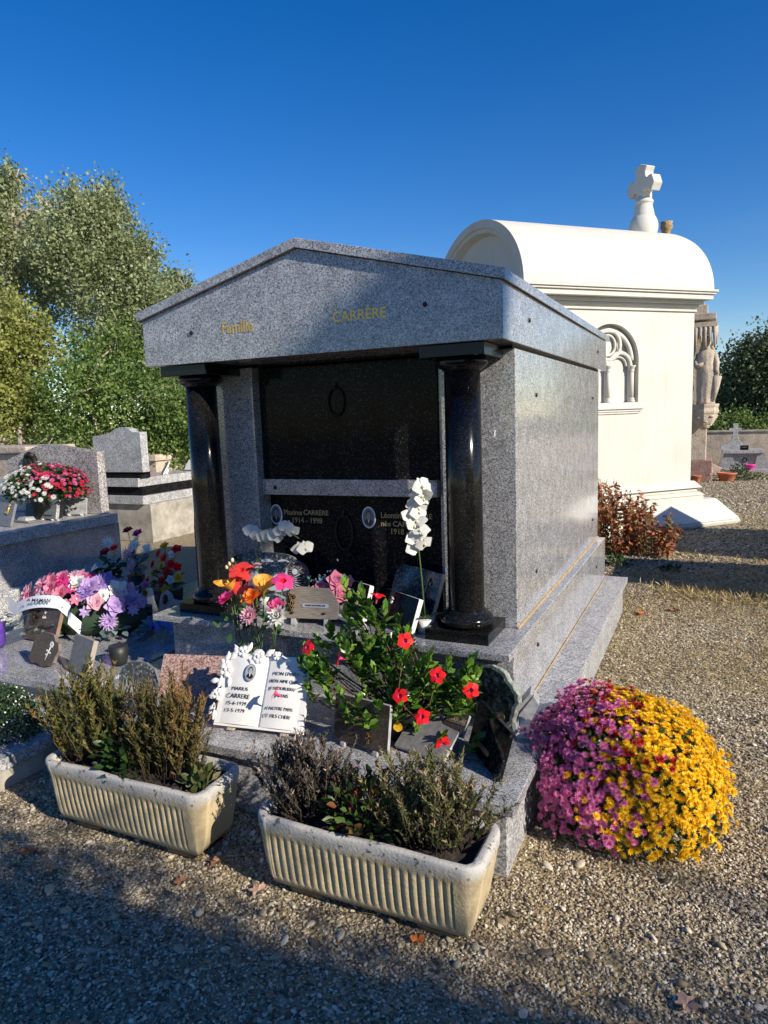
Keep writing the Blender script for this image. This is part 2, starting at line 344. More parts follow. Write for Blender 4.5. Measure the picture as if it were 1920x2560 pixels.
def inside(x, y):
    k = (x > -1.22) & (x < 1.22) & (y > -.67) & (y < 3.22)
    k |= (x < -1.2) & (y > -.95)
    u = (x-1.55)*.688+(y-8.34)*.725; n_ = (x-1.55)*.725-(y-8.34)*.688
    k |= (u > -3.2) & (u < .6) & (n_ < .3)
    return k
def pebbles(name, n, box, rmin, rmax, sub, mat, dens=None):
    x = rng.uniform(box[0], box[1], n); y = rng.uniform(box[2], box[3], n)
    keep = ~inside(x, y)
    if dens is not None: keep &= dens(x, y)
    x, y = x[keep], y[keep]; n = len(x)
    s = rmin+(rmax-rmin)*rng.beta(1.6, 4, n)
    scl = np.stack([s*rng.uniform(.9, 1.5, n), s*rng.uniform(.7, 1.0, n), s*rng.uniform(.4, .7, n)], 1)
    rot = np.stack([rng.normal(0, .35, n), rng.normal(0, .35, n), rng.uniform(0, 6.3, n)], 1)
    co = np.stack([x, y, s*rng.uniform(-.1, .75, n)], 1)
    me = bpy.data.meshes.new(name); me.vertices.add(n); me.vertices.foreach_set('co', co.ravel())
    for nm, a in (('scl', scl), ('rot', rot)):
        at = me.attributes.new(nm, 'FLOAT_VECTOR', 'POINT'); at.data.foreach_set('vector', a.ravel())
    me.materials.append(mat); me.update()
    o = bpy.data.objects.new(name, me); C.objects.link(o); o['kind'] = 'stuff'
    ng = bpy.data.node_groups.new(name, 'GeometryNodeTree')
    ng.interface.new_socket('Geometry', in_out='INPUT', socket_type='NodeSocketGeometry'); ng.interface.new_socket('Geometry', in_out='OUTPUT', socket_type='NodeSocketGeometry')
    N = ng.nodes; L = ng.links
    gi = N.new('NodeGroupInput'); go = N.new('NodeGroupOutput')
    ico = N.new('GeometryNodeMeshIcoSphere'); ico.inputs['Radius'].default_value = 1; ico.inputs['Subdivisions'].default_value = sub
    sm = N.new('GeometryNodeSetMaterial'); sm.inputs['Material'].default_value = mat
    iop = N.new('GeometryNodeInstanceOnPoints')
    a1 = N.new('GeometryNodeInputNamedAttribute'); a1.data_type = 'FLOAT_VECTOR'; a1.inputs['Name'].default_value = 'scl'
    a2 = N.new('GeometryNodeInputNamedAttribute'); a2.data_type = 'FLOAT_VECTOR'; a2.inputs['Name'].default_value = 'rot'
    e2 = N.new('FunctionNodeEulerToRotation')
    src = ico.outputs['Mesh']
    if sub > 1:
        ss = N.new('GeometryNodeSetShadeSmooth'); L.new(src, ss.inputs[0]); src = ss.outputs[0]
    L.new(src, sm.inputs[0]); L.new(gi.outputs[0], iop.inputs['Points']); L.new(sm.outputs[0], iop.inputs['Instance'])
    L.new(a2.outputs['Attribute'], e2.inputs[0]); L.new(e2.outputs[0], iop.inputs['Rotation']); L.new(a1.outputs['Attribute'], iop.inputs['Scale'])
    L.new(iop.outputs[0], go.inputs[0])
    md = o.modifiers.new('instances', 'NODES'); md.node_group = ng; return o
def pebmat():
    m, n, l, p = newmat('pebbles'); oi = n.new('ShaderNodeObjectInfo')
    r = ramp(n, l, oi.outputs['Random'], [(0, (.05, .045, .036)), (.15, (.14, .11, .075)), (.4, (.31, .25, .165)), (.65, (.43, .36, .24)), (.85, (.54, .47, .36)), (1, (.70, .64, .52))])
    t = noise(n, l, coord(n), 2, 3); r2 = ramp(n, l, t.outputs[0], [(.3, (.75,)*3), (.7, (1.15,)*3)])
    l.new(mixc(n, l, 1.0, r.outputs[0], r2.outputs[0], 'MULTIPLY'), p.inputs['Base Color']); p.inputs['Roughness'].default_value = .65; return m
PEB = pebmat()
pebbles('gravel', 90000, (-2.0, 3.2, -2.1, .6), .003, .010, 2, PEB)
pebbles('gravel_chips', 45000, (-2.0, 3.2, -2.1, .6), .003, .009, 1, PEB)
pebbles('gravel_large', 900, (-2.0, 3.2, -2.1, 1.5), .011, .022, 2, PEB)
pebbles('gravel_path', 50000, (1.2, 3.6, .6, 4.6), .004, .013, 1, PEB)
pebbles('gravel_far', 26000, (.6, 5, 4.6, 16), .008, .026, 1, PEB)
STRAW = foliage('dry_grass', [(.18, .12, .05), (.42, .31, .15), (.62, .50, .28), (.28, .27, .10)], .7, .2)
def grass(name, n, box, h0, h1, mask=None):
    x = rng.uniform(box[0], box[1], n); y = rng.uniform(box[2], box[3], n)
    k = ~inside(x, y)
    f = np.sin(x*3.1+1.7*np.sin(y*1.3))*np.sin(y*2.3+x)+rng.normal(0, .45, n)
    k &= f > (-.25 if mask is None else mask)
    x, y = x[k], y[k]; n = len(x); h = rng.uniform(h0, h1, n)
    d = np.stack([rng.normal(0, .9, n), rng.normal(0, .9, n), rng.uniform(.12, 1, n)], 1)
    return tag(scatter(name, *BLADE, frames(d, rdir(n), h, h*0+.0035), np.stack([x, y, h*0+.004], 1), rng.random(n), STRAW), kind='stuff')
grass('dry_grass', 34000, (1.1, 4.2, .3, 5.0), .02, .06)
grass('dry_grass_strip', 9000, (.9, 5, 4.6, 9.0), .03, .10)
grass('dry_grass_tufts', 1500, (-1.2, 3.2, -1.8, .2), .03, .08, .9)
grass('dry_grass_edge', 2200, (1.2, 3.6, 3.7, 4.25), .05, .12, -.1)

# ------------------------------------------------------------------ the family tomb
T = thing('family_tomb', 'grey granite family tomb with pediment roof and two black columns', 'tomb')
b = MB(); b.box(-1.205, 1.205, -.655, 3.17, 0, .268); b.build('foundation', GRM, T, .004)
b = MB(); b.box(-1.24, 1.24, -.682, .6, .271, .315); b.build('lower_slab', GR, T, .004)
b = MB(); b.box(-1.24, 1.24, .604, 3.215, .271, .315); b.build('rear_ledge', GRM, T, .004)
b = MB(); b.box(-.995, 1.061, .02, 3.105, .316, .643); b.build('base_block', GRS, T, .003)
b = MB(); b.box(-1.064, 1.064, -.068, 3.10, .644, .68); b.build('upper_slab', GR, T, .004)
b = MB(); b.box(.9995, 1.009, .33, 3.10, .681, .690); b.box(1.0645, 1.0685, .05, 3.1, .3155, .322); b.build('sealant', SEAL, T)
# body: two side walls with pilaster faces, inner back
b = MB(); b.box(.612, .999, .333, 3.10, .681, 2.085); b.box(.5655, .611, .42, 3.0, .681, 2.08); b.build('wall', GRS, T, .003)
b = MB(); b.box(-.999, -.55, .333, 3.10, .681, 2.085); b.build('wall', GR, T, .003)
b = MB(); b.box(-.549, .564, .50, 3.0, .681, 2.08); b.box(-.98, .98, .36, 3.2, 2.086, 2.101); b.build('core', BK, T)
b = MB(); b.box(-.549, .564, .40, .43, 1.436, 2.08); b.build('upper_panel', BK, T, .002)
b = MB(); b.box(-.549, .564, .455, .48, .682, 1.342); b.build('lower_panel', BK, T, .002)
b = MB(); b.box(-.5485, .5635, .375, .49, 1.343, 1.435); b.build('cross_beam', GR, T, .002)
# pediment
b = MB(); b.prism([(-1.0286, 2.101), (1.0286, 2.101), (1.0286, 2.351), (0, 2.611), (-1.0286, 2.351)], 0, 3.298, 'y'); b.build('pediment', GR, T, .002)
for s in (-1, 1):
    b = MB(); q = [(0, 2.613), (s*1.05, 2.353-.0055), (s*1.05, 2.395), (0, 2.6596)]
    if s > 0: q = q[::-1]
    b.prism(q, -.024, 3.364); b.build('roof', GR, T, .002)
# thin panel proud of the right pediment end, same granite as the pediment
b = MB(); b.box(1.0288, 1.031, .004, 3.296, 2.103, 2.347); b.build('pediment_end', GRS, T)
# columns
prof = [(.124, .736), (.134, .748), (.137, .765), (.134, .782), (.122, .796), (.104, .80), (.101, .808), (.097, .818), (.092, .86), (.089, 1.4), (.087, 1.96), (.089, 1.98)]
cap = [(.089, 1.98), (.098, 1.99), (.112, 2.0), (.122, 2.018), (.120, 2.033), (.110, 2.04)]
for s in (-1, 1):
    b = MB(); b.lathe([(.085, .80), (.090, .83), (.0885, 1.4), (.0865, 1.982)], (s*.785, .165, 0), 48); col = b.build('column', BKC, T)
    b = MB(); b.lathe([(.115, .737), (.128, .744), (.134, .757), (.134, .772), (.128, .786), (.112, .797), (.100, .800), (.098, .812), (.091, .818)], (s*.785, .165, 0), 48); b.build('column_base', BKC, col)
    b = MB(); b.lathe([(.087, 1.981), (.094, 1.985), (.096, 1.99), (.108, 1.995), (.121, 2.008), (.125, 2.022), (.120, 2.036), (.112, 2.0395)], (s*.785, .165, 0), 48); b.build('capital', BKC, col)
    b = MB(); b.box(*sorted((s*.627, s*.94)), .017, .331, 2.0405, 2.0975); b.build('abacus', BKC, col, .003)
    b = MB(); b.box(*sorted((s*.615, s*.9385)), .021, .331, .6815, .736); b.build('plinth', BKC, col, .003)
# studs
def stud(x, y, z, ax):
    b = MB(); b.lathe([(.011, 0), (.0115, .004), (.009, .008), (.003, .010)], n=14)
    mt = Matrix.Translation((x, y, z)) @ (Matrix.Rotation(math.pi/2, 4, 'X') if ax == 'y' else Matrix.Rotation(math.pi/2, 4, 'Y'))
    o = MB().put(b, mt).build('stud', BRZD, T)
for x, z in ((-.686, 2.262), (.669, 2.28)): stud(x, 0, z, 'y')
for x in (-.457, .429): stud(x, .375, 1.385, 'y')
for y, z in ((.487, 2.229), (2.79, 2.230)): stud(1.031, y, z, 'x')
for y, z in ((.775, 1.866), (2.77, 1.867), (.753, .89), (2.80, .878)): stud(.999, y, z, 'x')
for y, z in ((.508, .549), (2.586, .528)): stud(1.061, y, z, 'x')
textmb([('Famille', -.385, 2.265, .082, .88, .0012), ('CARRÈRE', .328, 2.263, .068, 1.02, .0010)], Matrix.Translation((0, -.0005, 0))).build('inscription', GOLD, T)
textmb([('Maxime', -.395, 1.226, .046, .9, .0004), ('CARRÈRE', -.235, 1.228, .041, 1.0, .0004), ('1914 - 1998', -.30, 1.18, .046, .95, .0004),
        ('Léontine', .262, 1.226, .046, .9, .0004), ('CARRÈRE', .415, 1.226, .041, 1.0, .0004), ('née CARRÈRE', .315, 1.178, .043, 1.0, .0004), ('1918 - 2004', .35, 1.135, .046, .95, .0004)],
       Matrix.Translation((0, .4545, 0))).build('inscription', GOLDD, T)
def oval(b, cx, y, cz, rx, rz, m, n=28, dx=0):
    b.add([(cx+rx*math.cos(2*math.pi*i/n), y, cz+rz*math.sin(2*math.pi*i/n)) for i in range(n)], [tuple(range(n))], m)
def medallion(cx, y, cz, rx, rz, parent, dark=False):
    b = MB(); n = 32
    b.prism([(cx+rx*math.cos(2*math.pi*i/n), cz+rz*math.sin(2*math.pi*i/n)) for i in range(n)], y-.006, y)
    o = b.build('portrait_medallion', CER if not dark else SILV, parent, .002)
    b = MB(); oval(b, cx, y-.0065, cz, rx*.84, rz*.86, 0)
    b.add([(cx+rx*a, y-.007, cz+rz*c) for a, c in ((-.62, -.52), (-.1, -.72), (.3, -.76), (.66, -.5), (.5, -.28), (.2, -.12), (-.2, -.12), (-.5, -.26))], [tuple(range(8))], 2)
    oval(b, cx, y-.0072, cz+rz*.22, rx*.40, rz*.44, 2); oval(b, cx+rx*.02, y-.0076, cz+rz*.14, rx*.32, rz*.36, 1)
    b.add([(cx+rx*a, y-.0079, cz+rz*c) for a, c in ((-.1, -.2), (.14, -.2), (.02, -.55))], [(0, 1, 2)], 3)
    b.build('portrait', [SKYP if not dark else GRY, SKINP if not dark else GRY, HAIRP, CER], o); return o
medallion(-.512, .4545, 1.212, .043, .063, T); medallion(.115, .4545, 1.212, .043, .063, T)
def wreath_emblem(cx, y, cz, rx, rz, mat):
    b = MB(); n = 40
    b.tube([(cx+rx*math.cos(t), y-.008, cz+rz*math.sin(t)) for t in np.linspace(0, 2*math.pi, n, endpoint=False)], .0045, 6, close=True)
    for i in range(46):
        t = 2*math.pi*i/46; c = Vector((cx+rx*math.cos(t), y-.010, cz+rz*math.sin(t)))
        d = Vector((-math.sin(t)*rx, 0, math.cos(t)*rz)).normalized()*(1 if math.cos(t) > 0 else -1)
        for sgn in (-1, 1):
            q = (d+sgn*.6*Vector((math.cos(t), 0, math.sin(t)))).normalized()
            a = c+q*.016; side = q.cross(Vector((0, 1, 0)))*.004
            b.add([c, c*.5+a*.5+side+Vector((0, -.003, 0)), a, c*.5+a*.5-side+Vector((0, -.003, 0))], [(0, 1, 2, 3)])
    b.ball((cx, y-.012, cz+rz), .012); b.box(cx-.006, cx+.006, y-.012, y, cz+rz, cz+rz+.03)
    for i in range(5): b.ball((cx-.02+.01*i, y-.014, cz-rz+.004*abs(i-2)), .008)
    b.build('bronze_wreath', mat, T)
wreath_emblem(-.045, .4545, 1.118, .055, .10, BRZD); wreath_emblem(-.036, .399, 1.87, .05, .075, BRZD)

# ------------------------------------------------------------------ plaques
def slab(b, pts, t, m=0, ms=None): return b.prism(pts, 0, t, 'y', m, ms)
def rect(w_, h, r=.0, n=4):
    if r <= 0: return [(-w_/2, 0), (w_/2, 0), (w_/2, h), (-w_/2, h)]
    out = []
    for cx, cz, a0 in ((w_/2-r, r, -90), (w_/2-r, h-r, 0), (-w_/2+r, h-r, 90), (-w_/2+r, r, 180)):
        out += [(cx+r*math.cos(R(a0+90*i/n)), cz+r*math.sin(R(a0+90*i/n))) for i in range(n+1)]
    return out
def feet(root, w_, mat, h=.03, t=.02):
    for s in (-1, 1):
        b = MB(); b.box(s*w_*.3-.012, s*w_*.3+.012, -.008, t+.05, -h, 0); b.build('foot', mat, root, .002)
def plaque(name, label, loc, yaw_, lean, w_, h, t=.02, face=BK, edge=GRY, pts=None, cat='memorial plaque', foot=0, group='memorial plaques left on the graves', footm=None):
    root = thing(name, label, cat, loc, R(yaw_), R(lean), group)
    b = MB(); slab(b, pts or rect(w_, h, .004, 2), t, 0, 1)
    b.build('stone', [face, edge], root, .0012)
    b = MB(); b.box(-.012, .012, t, t+.055, h*.15, h*.5); b.build('prop', footm or edge, root)
    if foot: feet(root, w_, footm or edge, foot, t)
    return root
def rose_motif(root, x, z, s, mat, n=7, name='rose_motif'):
    """small cast spray: stem, leaves and petalled heads, standing proud of the stone"""
    b = MB()
    b.tube([(x-.35*s, -.004, z-1.0*s), (x-.1*s, -.008, z-.3*s), (x+.1*s, -.008, z+.5*s)], .035*s)
    for i in range(n):
        a = i*2.4; cx = x+.35*s*math.sin(a)*(.4+.6*i/n); cz = z-.8*s+1.6*s*i/n
        for k in range(5):
            t = k*1.257+a; r_ = .16*s
            b.ball((cx+r_*math.cos(t)*.8, -.008, cz+r_*math.sin(t)*.8), (r_*.6, .006, r_*.6), n=8, k=5)
        b.ball((cx, -.013, cz), (.09*s, .006, .09*s), n=8, k=5)
        t = a+2; q = Vector((cx+.4*s*math.cos(t), -.005, cz+.3*s*math.sin(t))); c = Vector((cx, -.006, cz)); sd = Vector((math.sin(t), 0, -math.cos(t)))*.08*s
        b.add([c, (c+q)/2+sd, q, (c+q)/2-sd], [(0, 1, 2, 3)])
    return b.build(name, mat, root)
# round engraved plaque, upper slab
rp = thing('memorial_plaque', 'large speckled dark plaque with notched corners, engraved with clouds, boat, house and sun', 'memorial plaque', (-.50, .235, .70), R(9), R(12), 'memorial plaques left on the graves')
o_ = []
for a in np.linspace(0, 2*math.pi, 64, endpoint=False):
    cx, cz = math.cos(a), math.sin(a)
    rx_, rz_ = .285, .155
    k = 1.0/((abs(cx)**2.6+abs(cz)**2.6)**(1/2.6))
    f = 1 - .045*math.exp(-((abs(cx)-.72)/.10)**2)*(1 if abs(cz) > .3 else 0)
    o_.append((rx_*cx*k*f, .16+rz_*cz*k*f))
b = MB(); slab(b, o_, .022, 0, 1); b.build('stone', [granite('speckled_anthracite', [(0, (.01,)*3), (.5, (.035,)*3), (.8, (.10,)*3), (1, (.33,)*3)], 110, .15, .3), GRY], rp, .0015)
b = MB()
def poly(pts, y=-.0012): b.add([(x, y, z) for x, z in pts], [tuple(range(len(pts)))])
for cx, cz, s in ((.02, .262, .04), (.125, .262, .035), (-.03, .222, .028), (.065, .235, .022)):
    poly([(cx+s*math.cos(t)*(1+.1*math.cos(5*t)), cz+s*.35*max(-.25, math.sin(t))) for t in np.linspace(0, 6.28, 20, endpoint=False)])
sc_, sz_ = .20, .205
poly([(sc_+.018*math.cos(t), sz_+.018*math.sin(t)) for t in np.linspace(0, 6.28, 14, endpoint=False)])
for i in range(16):
    t = i*math.pi/8; c_, s_ = math.cos(t), math.sin(t)
    poly([(sc_+.024*c_-.001*s_, sz_+.024*s_+.001*c_), (sc_+.048*c_, sz_+.048*s_), (sc_+.024*c_+.001*s_, sz_+.024*s_-.001*c_)])
poly([(.135, .185), (.155, .185), (.152, .235)]); poly([(.125, .18), (.165, .18), (.158, .172), (.132, .172)])
for i in range(9):
    a = R(-62+i*11); poly([(.15+.02*math.cos(a), .15+.02*math.sin(a)), (.15+.09*math.cos(a)-.003*math.sin(a), .15+.09*math.sin(a)+.003*math.cos(a)), (.15+.09*math.cos(a)+.003*math.sin(a), .15+.09*math.sin(a)-.003*math.cos(a))])
poly([(.06, .165), (.115, .165), (.115, .145), (.06, .145)]); poly([(.052, .166), (.12, .166), (.088, .19)])
poly([(.03, .10), (.09, .13), (.15, .12), (.17, .10), (.12, .085), (.07, .08)])
for i in range(7): poly([(.06+.01*i, .07-.004*i), (.10+.012*i, .075-.004*i), (.09+.012*i, .068-.004*i)])
b.build('engraving', ETCH, rp); feet(rp, .3, GRY, .02)
# wood-look plaque
wp = plaque('memorial_plaque', 'small brown wood-grained plaque with bronze rose spray and nameplate, beside the colourful bouquet', (-.06, .045, .715), 12, 13, .31, .175, .018, WOOD, WOOD,
            [(-.155, .02), (-.15, 0), (.15, 0), (.158, .02), (.158, .085), (.13, .135), (.10, .165), (-.06, .172), (-.11, .16), (-.15, .10)], foot=.035, footm=GRY)
rose_motif(wp, -.105, .095, .055, BRZ, 8)
b = MB(); slab(b, [(x+.03, z+.06) for x, z in rect(.15, .022, .009, 3)], -.003); b.build('nameplate', SILV, wp)
textmb([('POUR TOI MON AMI', .03, .071, .012, 1, 0)], Matrix.Translation((0, -.0045, 0))).build('inscription', INK, wp)
for x in (-.10, .08): MB().ball((x, -.004, .03), (.012, .006, .006)).build('bronze_pin', BRZD, wp)
# narrow plaque with gilt flowers, dark plaque, tall plaque
q = plaque('memorial_plaque', 'narrow black plaque with white edge and gilt flower spray, behind the red-flowered plant', (.134, .175, .69), -28, 18, .165, .205, .03, BK, WHM, foot=.01, footm=WHM)
rose_motif(q, .01, .13, .045, GOLDD, 6)
b = MB(); b.box(-.10, .10, -.10, .02, -.005, .012); b.build('base', WHM, q, .002)
q = plaque('memorial_plaque', 'black polished plaque with thick white edge in front of the tallest blue-black plaque', (.40, .11, .685), -32, 21, .30, .19, .028, BK, WHM)
rose_motif(q, -.06, .145, .022, SILV, 5, 'silver_motif')
b = MB(); slab(b, [(x+.02, z+.02) for x, z in rect(.16, .09, .002, 1)], -.0015); b.build('nameplate', BK, q)
q = plaque('memorial_plaque', 'tallest blue-black plaque with grey edge and gilt stem leaning beside right column', (.40, .285, .683), -31, 20, .40, .29, .025, DKB, GRY)
b = MB(); b.tube([(.10, -.004, .14), (.105, -.006, .19), (.11, -.004, .24)], .004); b.ball((.112, -.008, .245), (.008, .005, .014)); b.ball((.13, -.007, .225), (.008, .005, .010)); b.build('gilt_stem', GOLDD, q)
# white open book
bk = thing('book_plaque', 'white marble open book plaque with carved flowers and inset portrait', 'memorial plaque', (-.035, -.505, .345), R(7.7), R(30))
bk['group'] = 'memorial plaques left on the graves'
W_, H_ = .46, .36
b = MB()
xs = np.linspace(-W_/2, W_/2, 33)
def pz(x):
    u = abs(x)/(W_/2); return -.008-.012*math.sin(min(1, u*1.15)*math.pi*.9)*(1 if u > .0 else 0) - (.0 if u > .04 else -.006)
top = [(x, pz(x), 0) for x in xs]; n = len(xs)
vs = [(x, pz(x), 0) for x in xs]+[(x*.97, pz(x), H_*.93) for x in xs]+[(x, .018, 0) for x in xs]+[(x*.97, .018, H_*.93) for x in xs]
fs = []
for i in range(n-1):
    fs += [(i, i+1, n+i+1, n+i), (2*n+i+1, 2*n+i, 3*n+i, 3*n+i+1), (i+1, i, 2*n+i, 2*n+i+1), (n+i, n+i+1, 3*n+i+1, 3*n+i)]
fs += [(0, n, 3*n, 2*n), (n-1, 3*n-1, 4*n-1, 2*n-1)]
b.add(vs, fs); b.build('book', WHM, bk)
b = MB()
for i in range(5): b.box(W_/2-.022+.0045*i, W_/2-.0195+.0045*i, -.012+.003*i, .01, .006, H_*.9)
b.box(-W_/2, W_/2, -.012, .02, -.012, -.001); b.build('page_edges', WHM, bk)
b = MB()
def carved(cx, cz, s, k=5, rot=0):
    for i in range(k):
        t = rot+2*math.pi*i/k
        b.ball((cx+.6*s*math.cos(t), -.022, cz+.6*s*math.sin(t)), (s*.42, .008, s*.42), n=10, k=6)
    b.ball((cx, -.030, cz), (s*.28, .007, s*.28), n=10, k=6)
def cleaf(cx, cz, a, L_):
    d = Vector((math.cos(a), 0, math.sin(a))); s_ = Vector((-d.z, 0, d.x)); c = Vector((cx, -.020, cz))
    pts = [c+d*L_*t+s_*L_*.28*math.sin(math.pi*t)*q for q in (-1, 1) for t in np.linspace(0, 1, 6)]
    mid = [c+d*L_*t+Vector((0, -.010, 0)) for t in np.linspace(0, 1, 6)]
    V = pts[:6]+mid+pts[6:]
    b.add(V, [(i, i+1, 6+i+1, 6+i) for i in range(5)]+[(6+i, 6+i+1, 12+i+1, 12+i) for i in range(5)], 0, True)
for cx, cz, s, k in ((-.05, .325, .034, 7), (-.215, .25, .036, 5), (-.235, .13, .030, 5), (-.14, .345, .030, 5), (.045, .335, .022, 6)): carved(cx, cz, s, k)
for cx, cz, a, L_ in ((-.21, .26, 2.4, .06), (-.22, .28, 1.5, .06), (-.2, .30, 1.0, .06), (-.17, .33, 2.0, .05), (-.12, .34, 1.2, .055), (-.09, .33, .5, .06), (-.02, .33, .6, .06), (.02, .34, 0, .06),
                      (-.24, .2, 3.4, .05), (-.24, .16, 4.2, .06), (-.235, .12, 3.2, .05), (-.24, .09, 4.4, .06), (-.235, .06, 4.8, .05), (-.23, .22, 4.6, .06), (-.10, .31, 5.5, .05), (.06, .335, 5.8, .05), (-.19, .22, 4.9, .05)): cleaf(cx, cz, a, L_)
b.build('carved_flowers', WHM, bk)
md = medallion(-.075, -.026, .245, .030, .042, bk, True)
PG = Matrix.Translation((0, -.0222, 0))
textmb([('MARIUS', -.118, .165, .025, 1.0, -.0006), ('CARRERE', -.120, .130, .031, .95, -.0006), ('15-6-1939', -.124, .096, .026, 1.0, -.0006), ('13-5-1979', -.126, .062, .026, 1.0, -.0006),
        ('A', .115, .285, .024, 1, -.0006), ('MON EPOUX', .112, .252, .024, .95, -.0006), ('BIEN AIME QUE', .105, .217, .023, .88, -.0006), ("JE N'OUBLIERAI", .105, .183, .022, .88, -.0006), ('JAMAIS', .105, .150, .024, .95, -.0006),
        ('A NOTRE PAPA', .105, .090, .023, .88, -.0006), ('ET FILS CHERI', .100, .055, .024, .92, -.0006)], PG).build('inscription', INK, bk)
for s in (-1, 1):
    b = MB(); b.prism([(-.01, -.03), (.06, -.005), (.09, .12), (.02, .02)], s*.14-.02, s*.14+.02, 'x'); b.build('foot', OLDS, bk, .003)
# roses plaque, dark tilted plaques
q = plaque('memorial_plaque', 'brown slate plaque with small bronze roses below the red-flowered plant', (.495, -.49, .335), -10, 10, .30, .21, .02, BRN, GRY, foot=.02)
rose_motif(q, .05, .055, .03, BRZ, 5)
q = plaque('memorial_plaque', 'dark plaque lying nearly flat on the lower slab, right of the brown slate plaque', (.76, -.455, .335), -14, 58, .26, .20, .018, SLA, GRY)
q = plaque('memorial_plaque', 'little brown plaque with raised brass lettering among the red flowers', (.88, -.36, .40), -18, 35, .12, .10, .015, BRN, GRY)
b = MB(); slab(b, [(x, z+.05) for x, z in rect(.10, .028, .004, 2)], -.003); b.build('nameplate', BRS, q)
textmb([('A NOTRE', 0, .064, .02, 1, .0002)], Matrix.Translation((0, -.0045, 0))).build('inscription', GOLDD, q)
q = plaque('memorial_plaque', 'black polished plaque with blank brass strip at right end of lower slab', (1.03, -.40, .32), -52, 16, .34, .21, .02, BK, BK)
b = MB(); slab(b, [(x-.03, z+.04) for x, z in rect(.15, .022, .008, 3)], -.003); b.build('nameplate', BRS, q)
# serpentine
pts = []
for a in np.linspace(0, 2*math.pi, 60, endpoint=False):
    k = 1+.035*math.sin(7*a)+.03*rng.normal()*.5
    pts.append((.19*math.cos(a)*k*(1 if math.cos(a) > 0 else 1.02), .155+.155*math.sin(a)*k if math.sin(a) > -.6 else .155-.155*.72))
q = thing('memorial_plaque', 'green veined stone plaque with rough broken edge and brass nameplate', 'memorial plaque', (.93, -.095, .318), R(-20), R(9), 0)
q['group'] = 'memorial plaques left on the graves'
b = MB(); slab(b, pts, .03, 1, 1); b.build('rough_edge', [SRPE, SRPE], q, .004)
b = MB(); slab(b, [(x*.90+.0, .155+(z-.155)*.90) for x, z in pts], -.003, 0, 0); b.build('polished_face', SRP, q)
b = MB(); slab(b, [(x+.05, z+.075-.0*x) for x, z in rect(.16, .026, .010, 3)], -.007); b.build('nameplate', BRS, q)
textmb([('A NOTRE PERE', .05, .088, .0165, 1, .0002)], Matrix.Translation((0, -.0085, 0))).build('inscription', GOLD, q)
# chevron / folded grey plaque
q = thing('folded_plaque', 'pale grey folded marble plaque seen edge-on beside the big chrysanthemum', 'memorial plaque', (1.125, -.07, .316), R(10), 0)
q['group'] = 'memorial plaques left on the graves'
b = MB(); b.prism([(-.04, .02), (-.055, .10), (.035, .215), (.05, .21), (-.035, .10), (-.02, .02)], -.05, .05, 'y'); b.build('folded_slab', GRY, q, .002)
b = MB()
b.prism([(-.02, .10), (.05, .20), (.075, .16), (.04, .085)], -.042, .042, 'y'); b.build('carved_page', GRY, q, .002); b = MB()
b.prism([(-.03, 0), (-.03, .022), (.06, .022), (.06, 0)], -.055, .055); b.build('foot', WHM, q, .002)
# left: pink granite, dark round
q = plaque('memorial_plaque', 'pink granite plaque behind the left planter', (-.60, -.33, .335), 14, 30, .38, .23, .02, PNK, PNK)
q = plaque('memorial_plaque', 'dark round-topped plaque with etched grasses behind the left planter', (-.755, -.545, .32), 10, 12, .23, .26, .02, DKB, SLA,
           [(-.115, 0), (.115, 0), (.115, .17), (.09, .225), (.04, .255), (-.05, .26), (-.095, .235), (-.115, .19)])
b = MB()
for i in range(12):
    x = -.09+.008*i; a = rng.normal(0, .2); h = rng.uniform(.05, .13); b.add([(x-.0012, -.001, .10), (x+.0012, -.001, .10), (x+h*a, -.001, .10+h)], [(0, 1, 2)])
b.build('engraving', ETCH, q)

# ------------------------------------------------------------------ flowers
def petal(L_, W_2, curl=.2, cup=.2, n=5, wpow=1.0, tip=.0):
    """petal from origin along +y, facing +z; list of verts rows of 3"""
    b = MB(); vs = []
    for i in range(n+1):
        t = i/n; wd = W_2*math.sin(math.pi*min(1, (t**.75)*.92+.06))**wpow; wd = max(wd, .12*W_2)
        y = L_*t; z = curl*L_*t*t
        for s in (-1, 0, 1): vs.append((s*wd, y, z+cup*wd*abs(s)))
    fs = []
    for i in range(n):
        for j in (0, 1): a = i*3+j; fs.append((a, a+1, a+4, a+3))
    b.add(vs, fs, 0, True); return b
def daisy(r=1, rings=((14, 1, .1), (10, .7, .45)), m=0, mc=1, w=.16, centre=.18):
    b = MB(); k = 0
    for n_, L_, cu in rings:
        p = petal(L_*r, w*r, cu, .25, 3)
        for i in range(n_):
            b.put(p, Matrix.Rotation(2*math.pi*(i+.5*k)/n_+random.uniform(-.08, .08), 4, 'Z') @ Matrix.Rotation(random.uniform(-.1, .15)+k*.2, 4, 'X'), m)
        k += 1
    b.ball((0, 0, .06*r), (centre*r, centre*r, .10*r), mc, 8, 5); return b
def rose_t(r=1, m=0, mc=0):
    b = MB()
    for k, (n_, L_, tilt, cu) in enumerate(((5, .95, .15, .15), (5, .80, .65, -.05), (4, .65, 1.0, -.15), (3, .5, 1.25, -.25), (2, .38, 1.4, -.3))):
        p = petal(L_*r, .50*r*(1-.13*k), cu, .35, 5)
        for i in range(n_):
            b.put(p, Matrix.Rotation(2*math.pi*i/n_+k*.7, 4, 'Z') @ Matrix.Translation((0, .10*r*(1-.2*k), .02*r*k)) @ Matrix.Rotation(tilt, 4, 'X'), m)
    b.ball((0, 0, .18*r), (.16*r, .16*r, .2*r), mc, 8, 6); return b
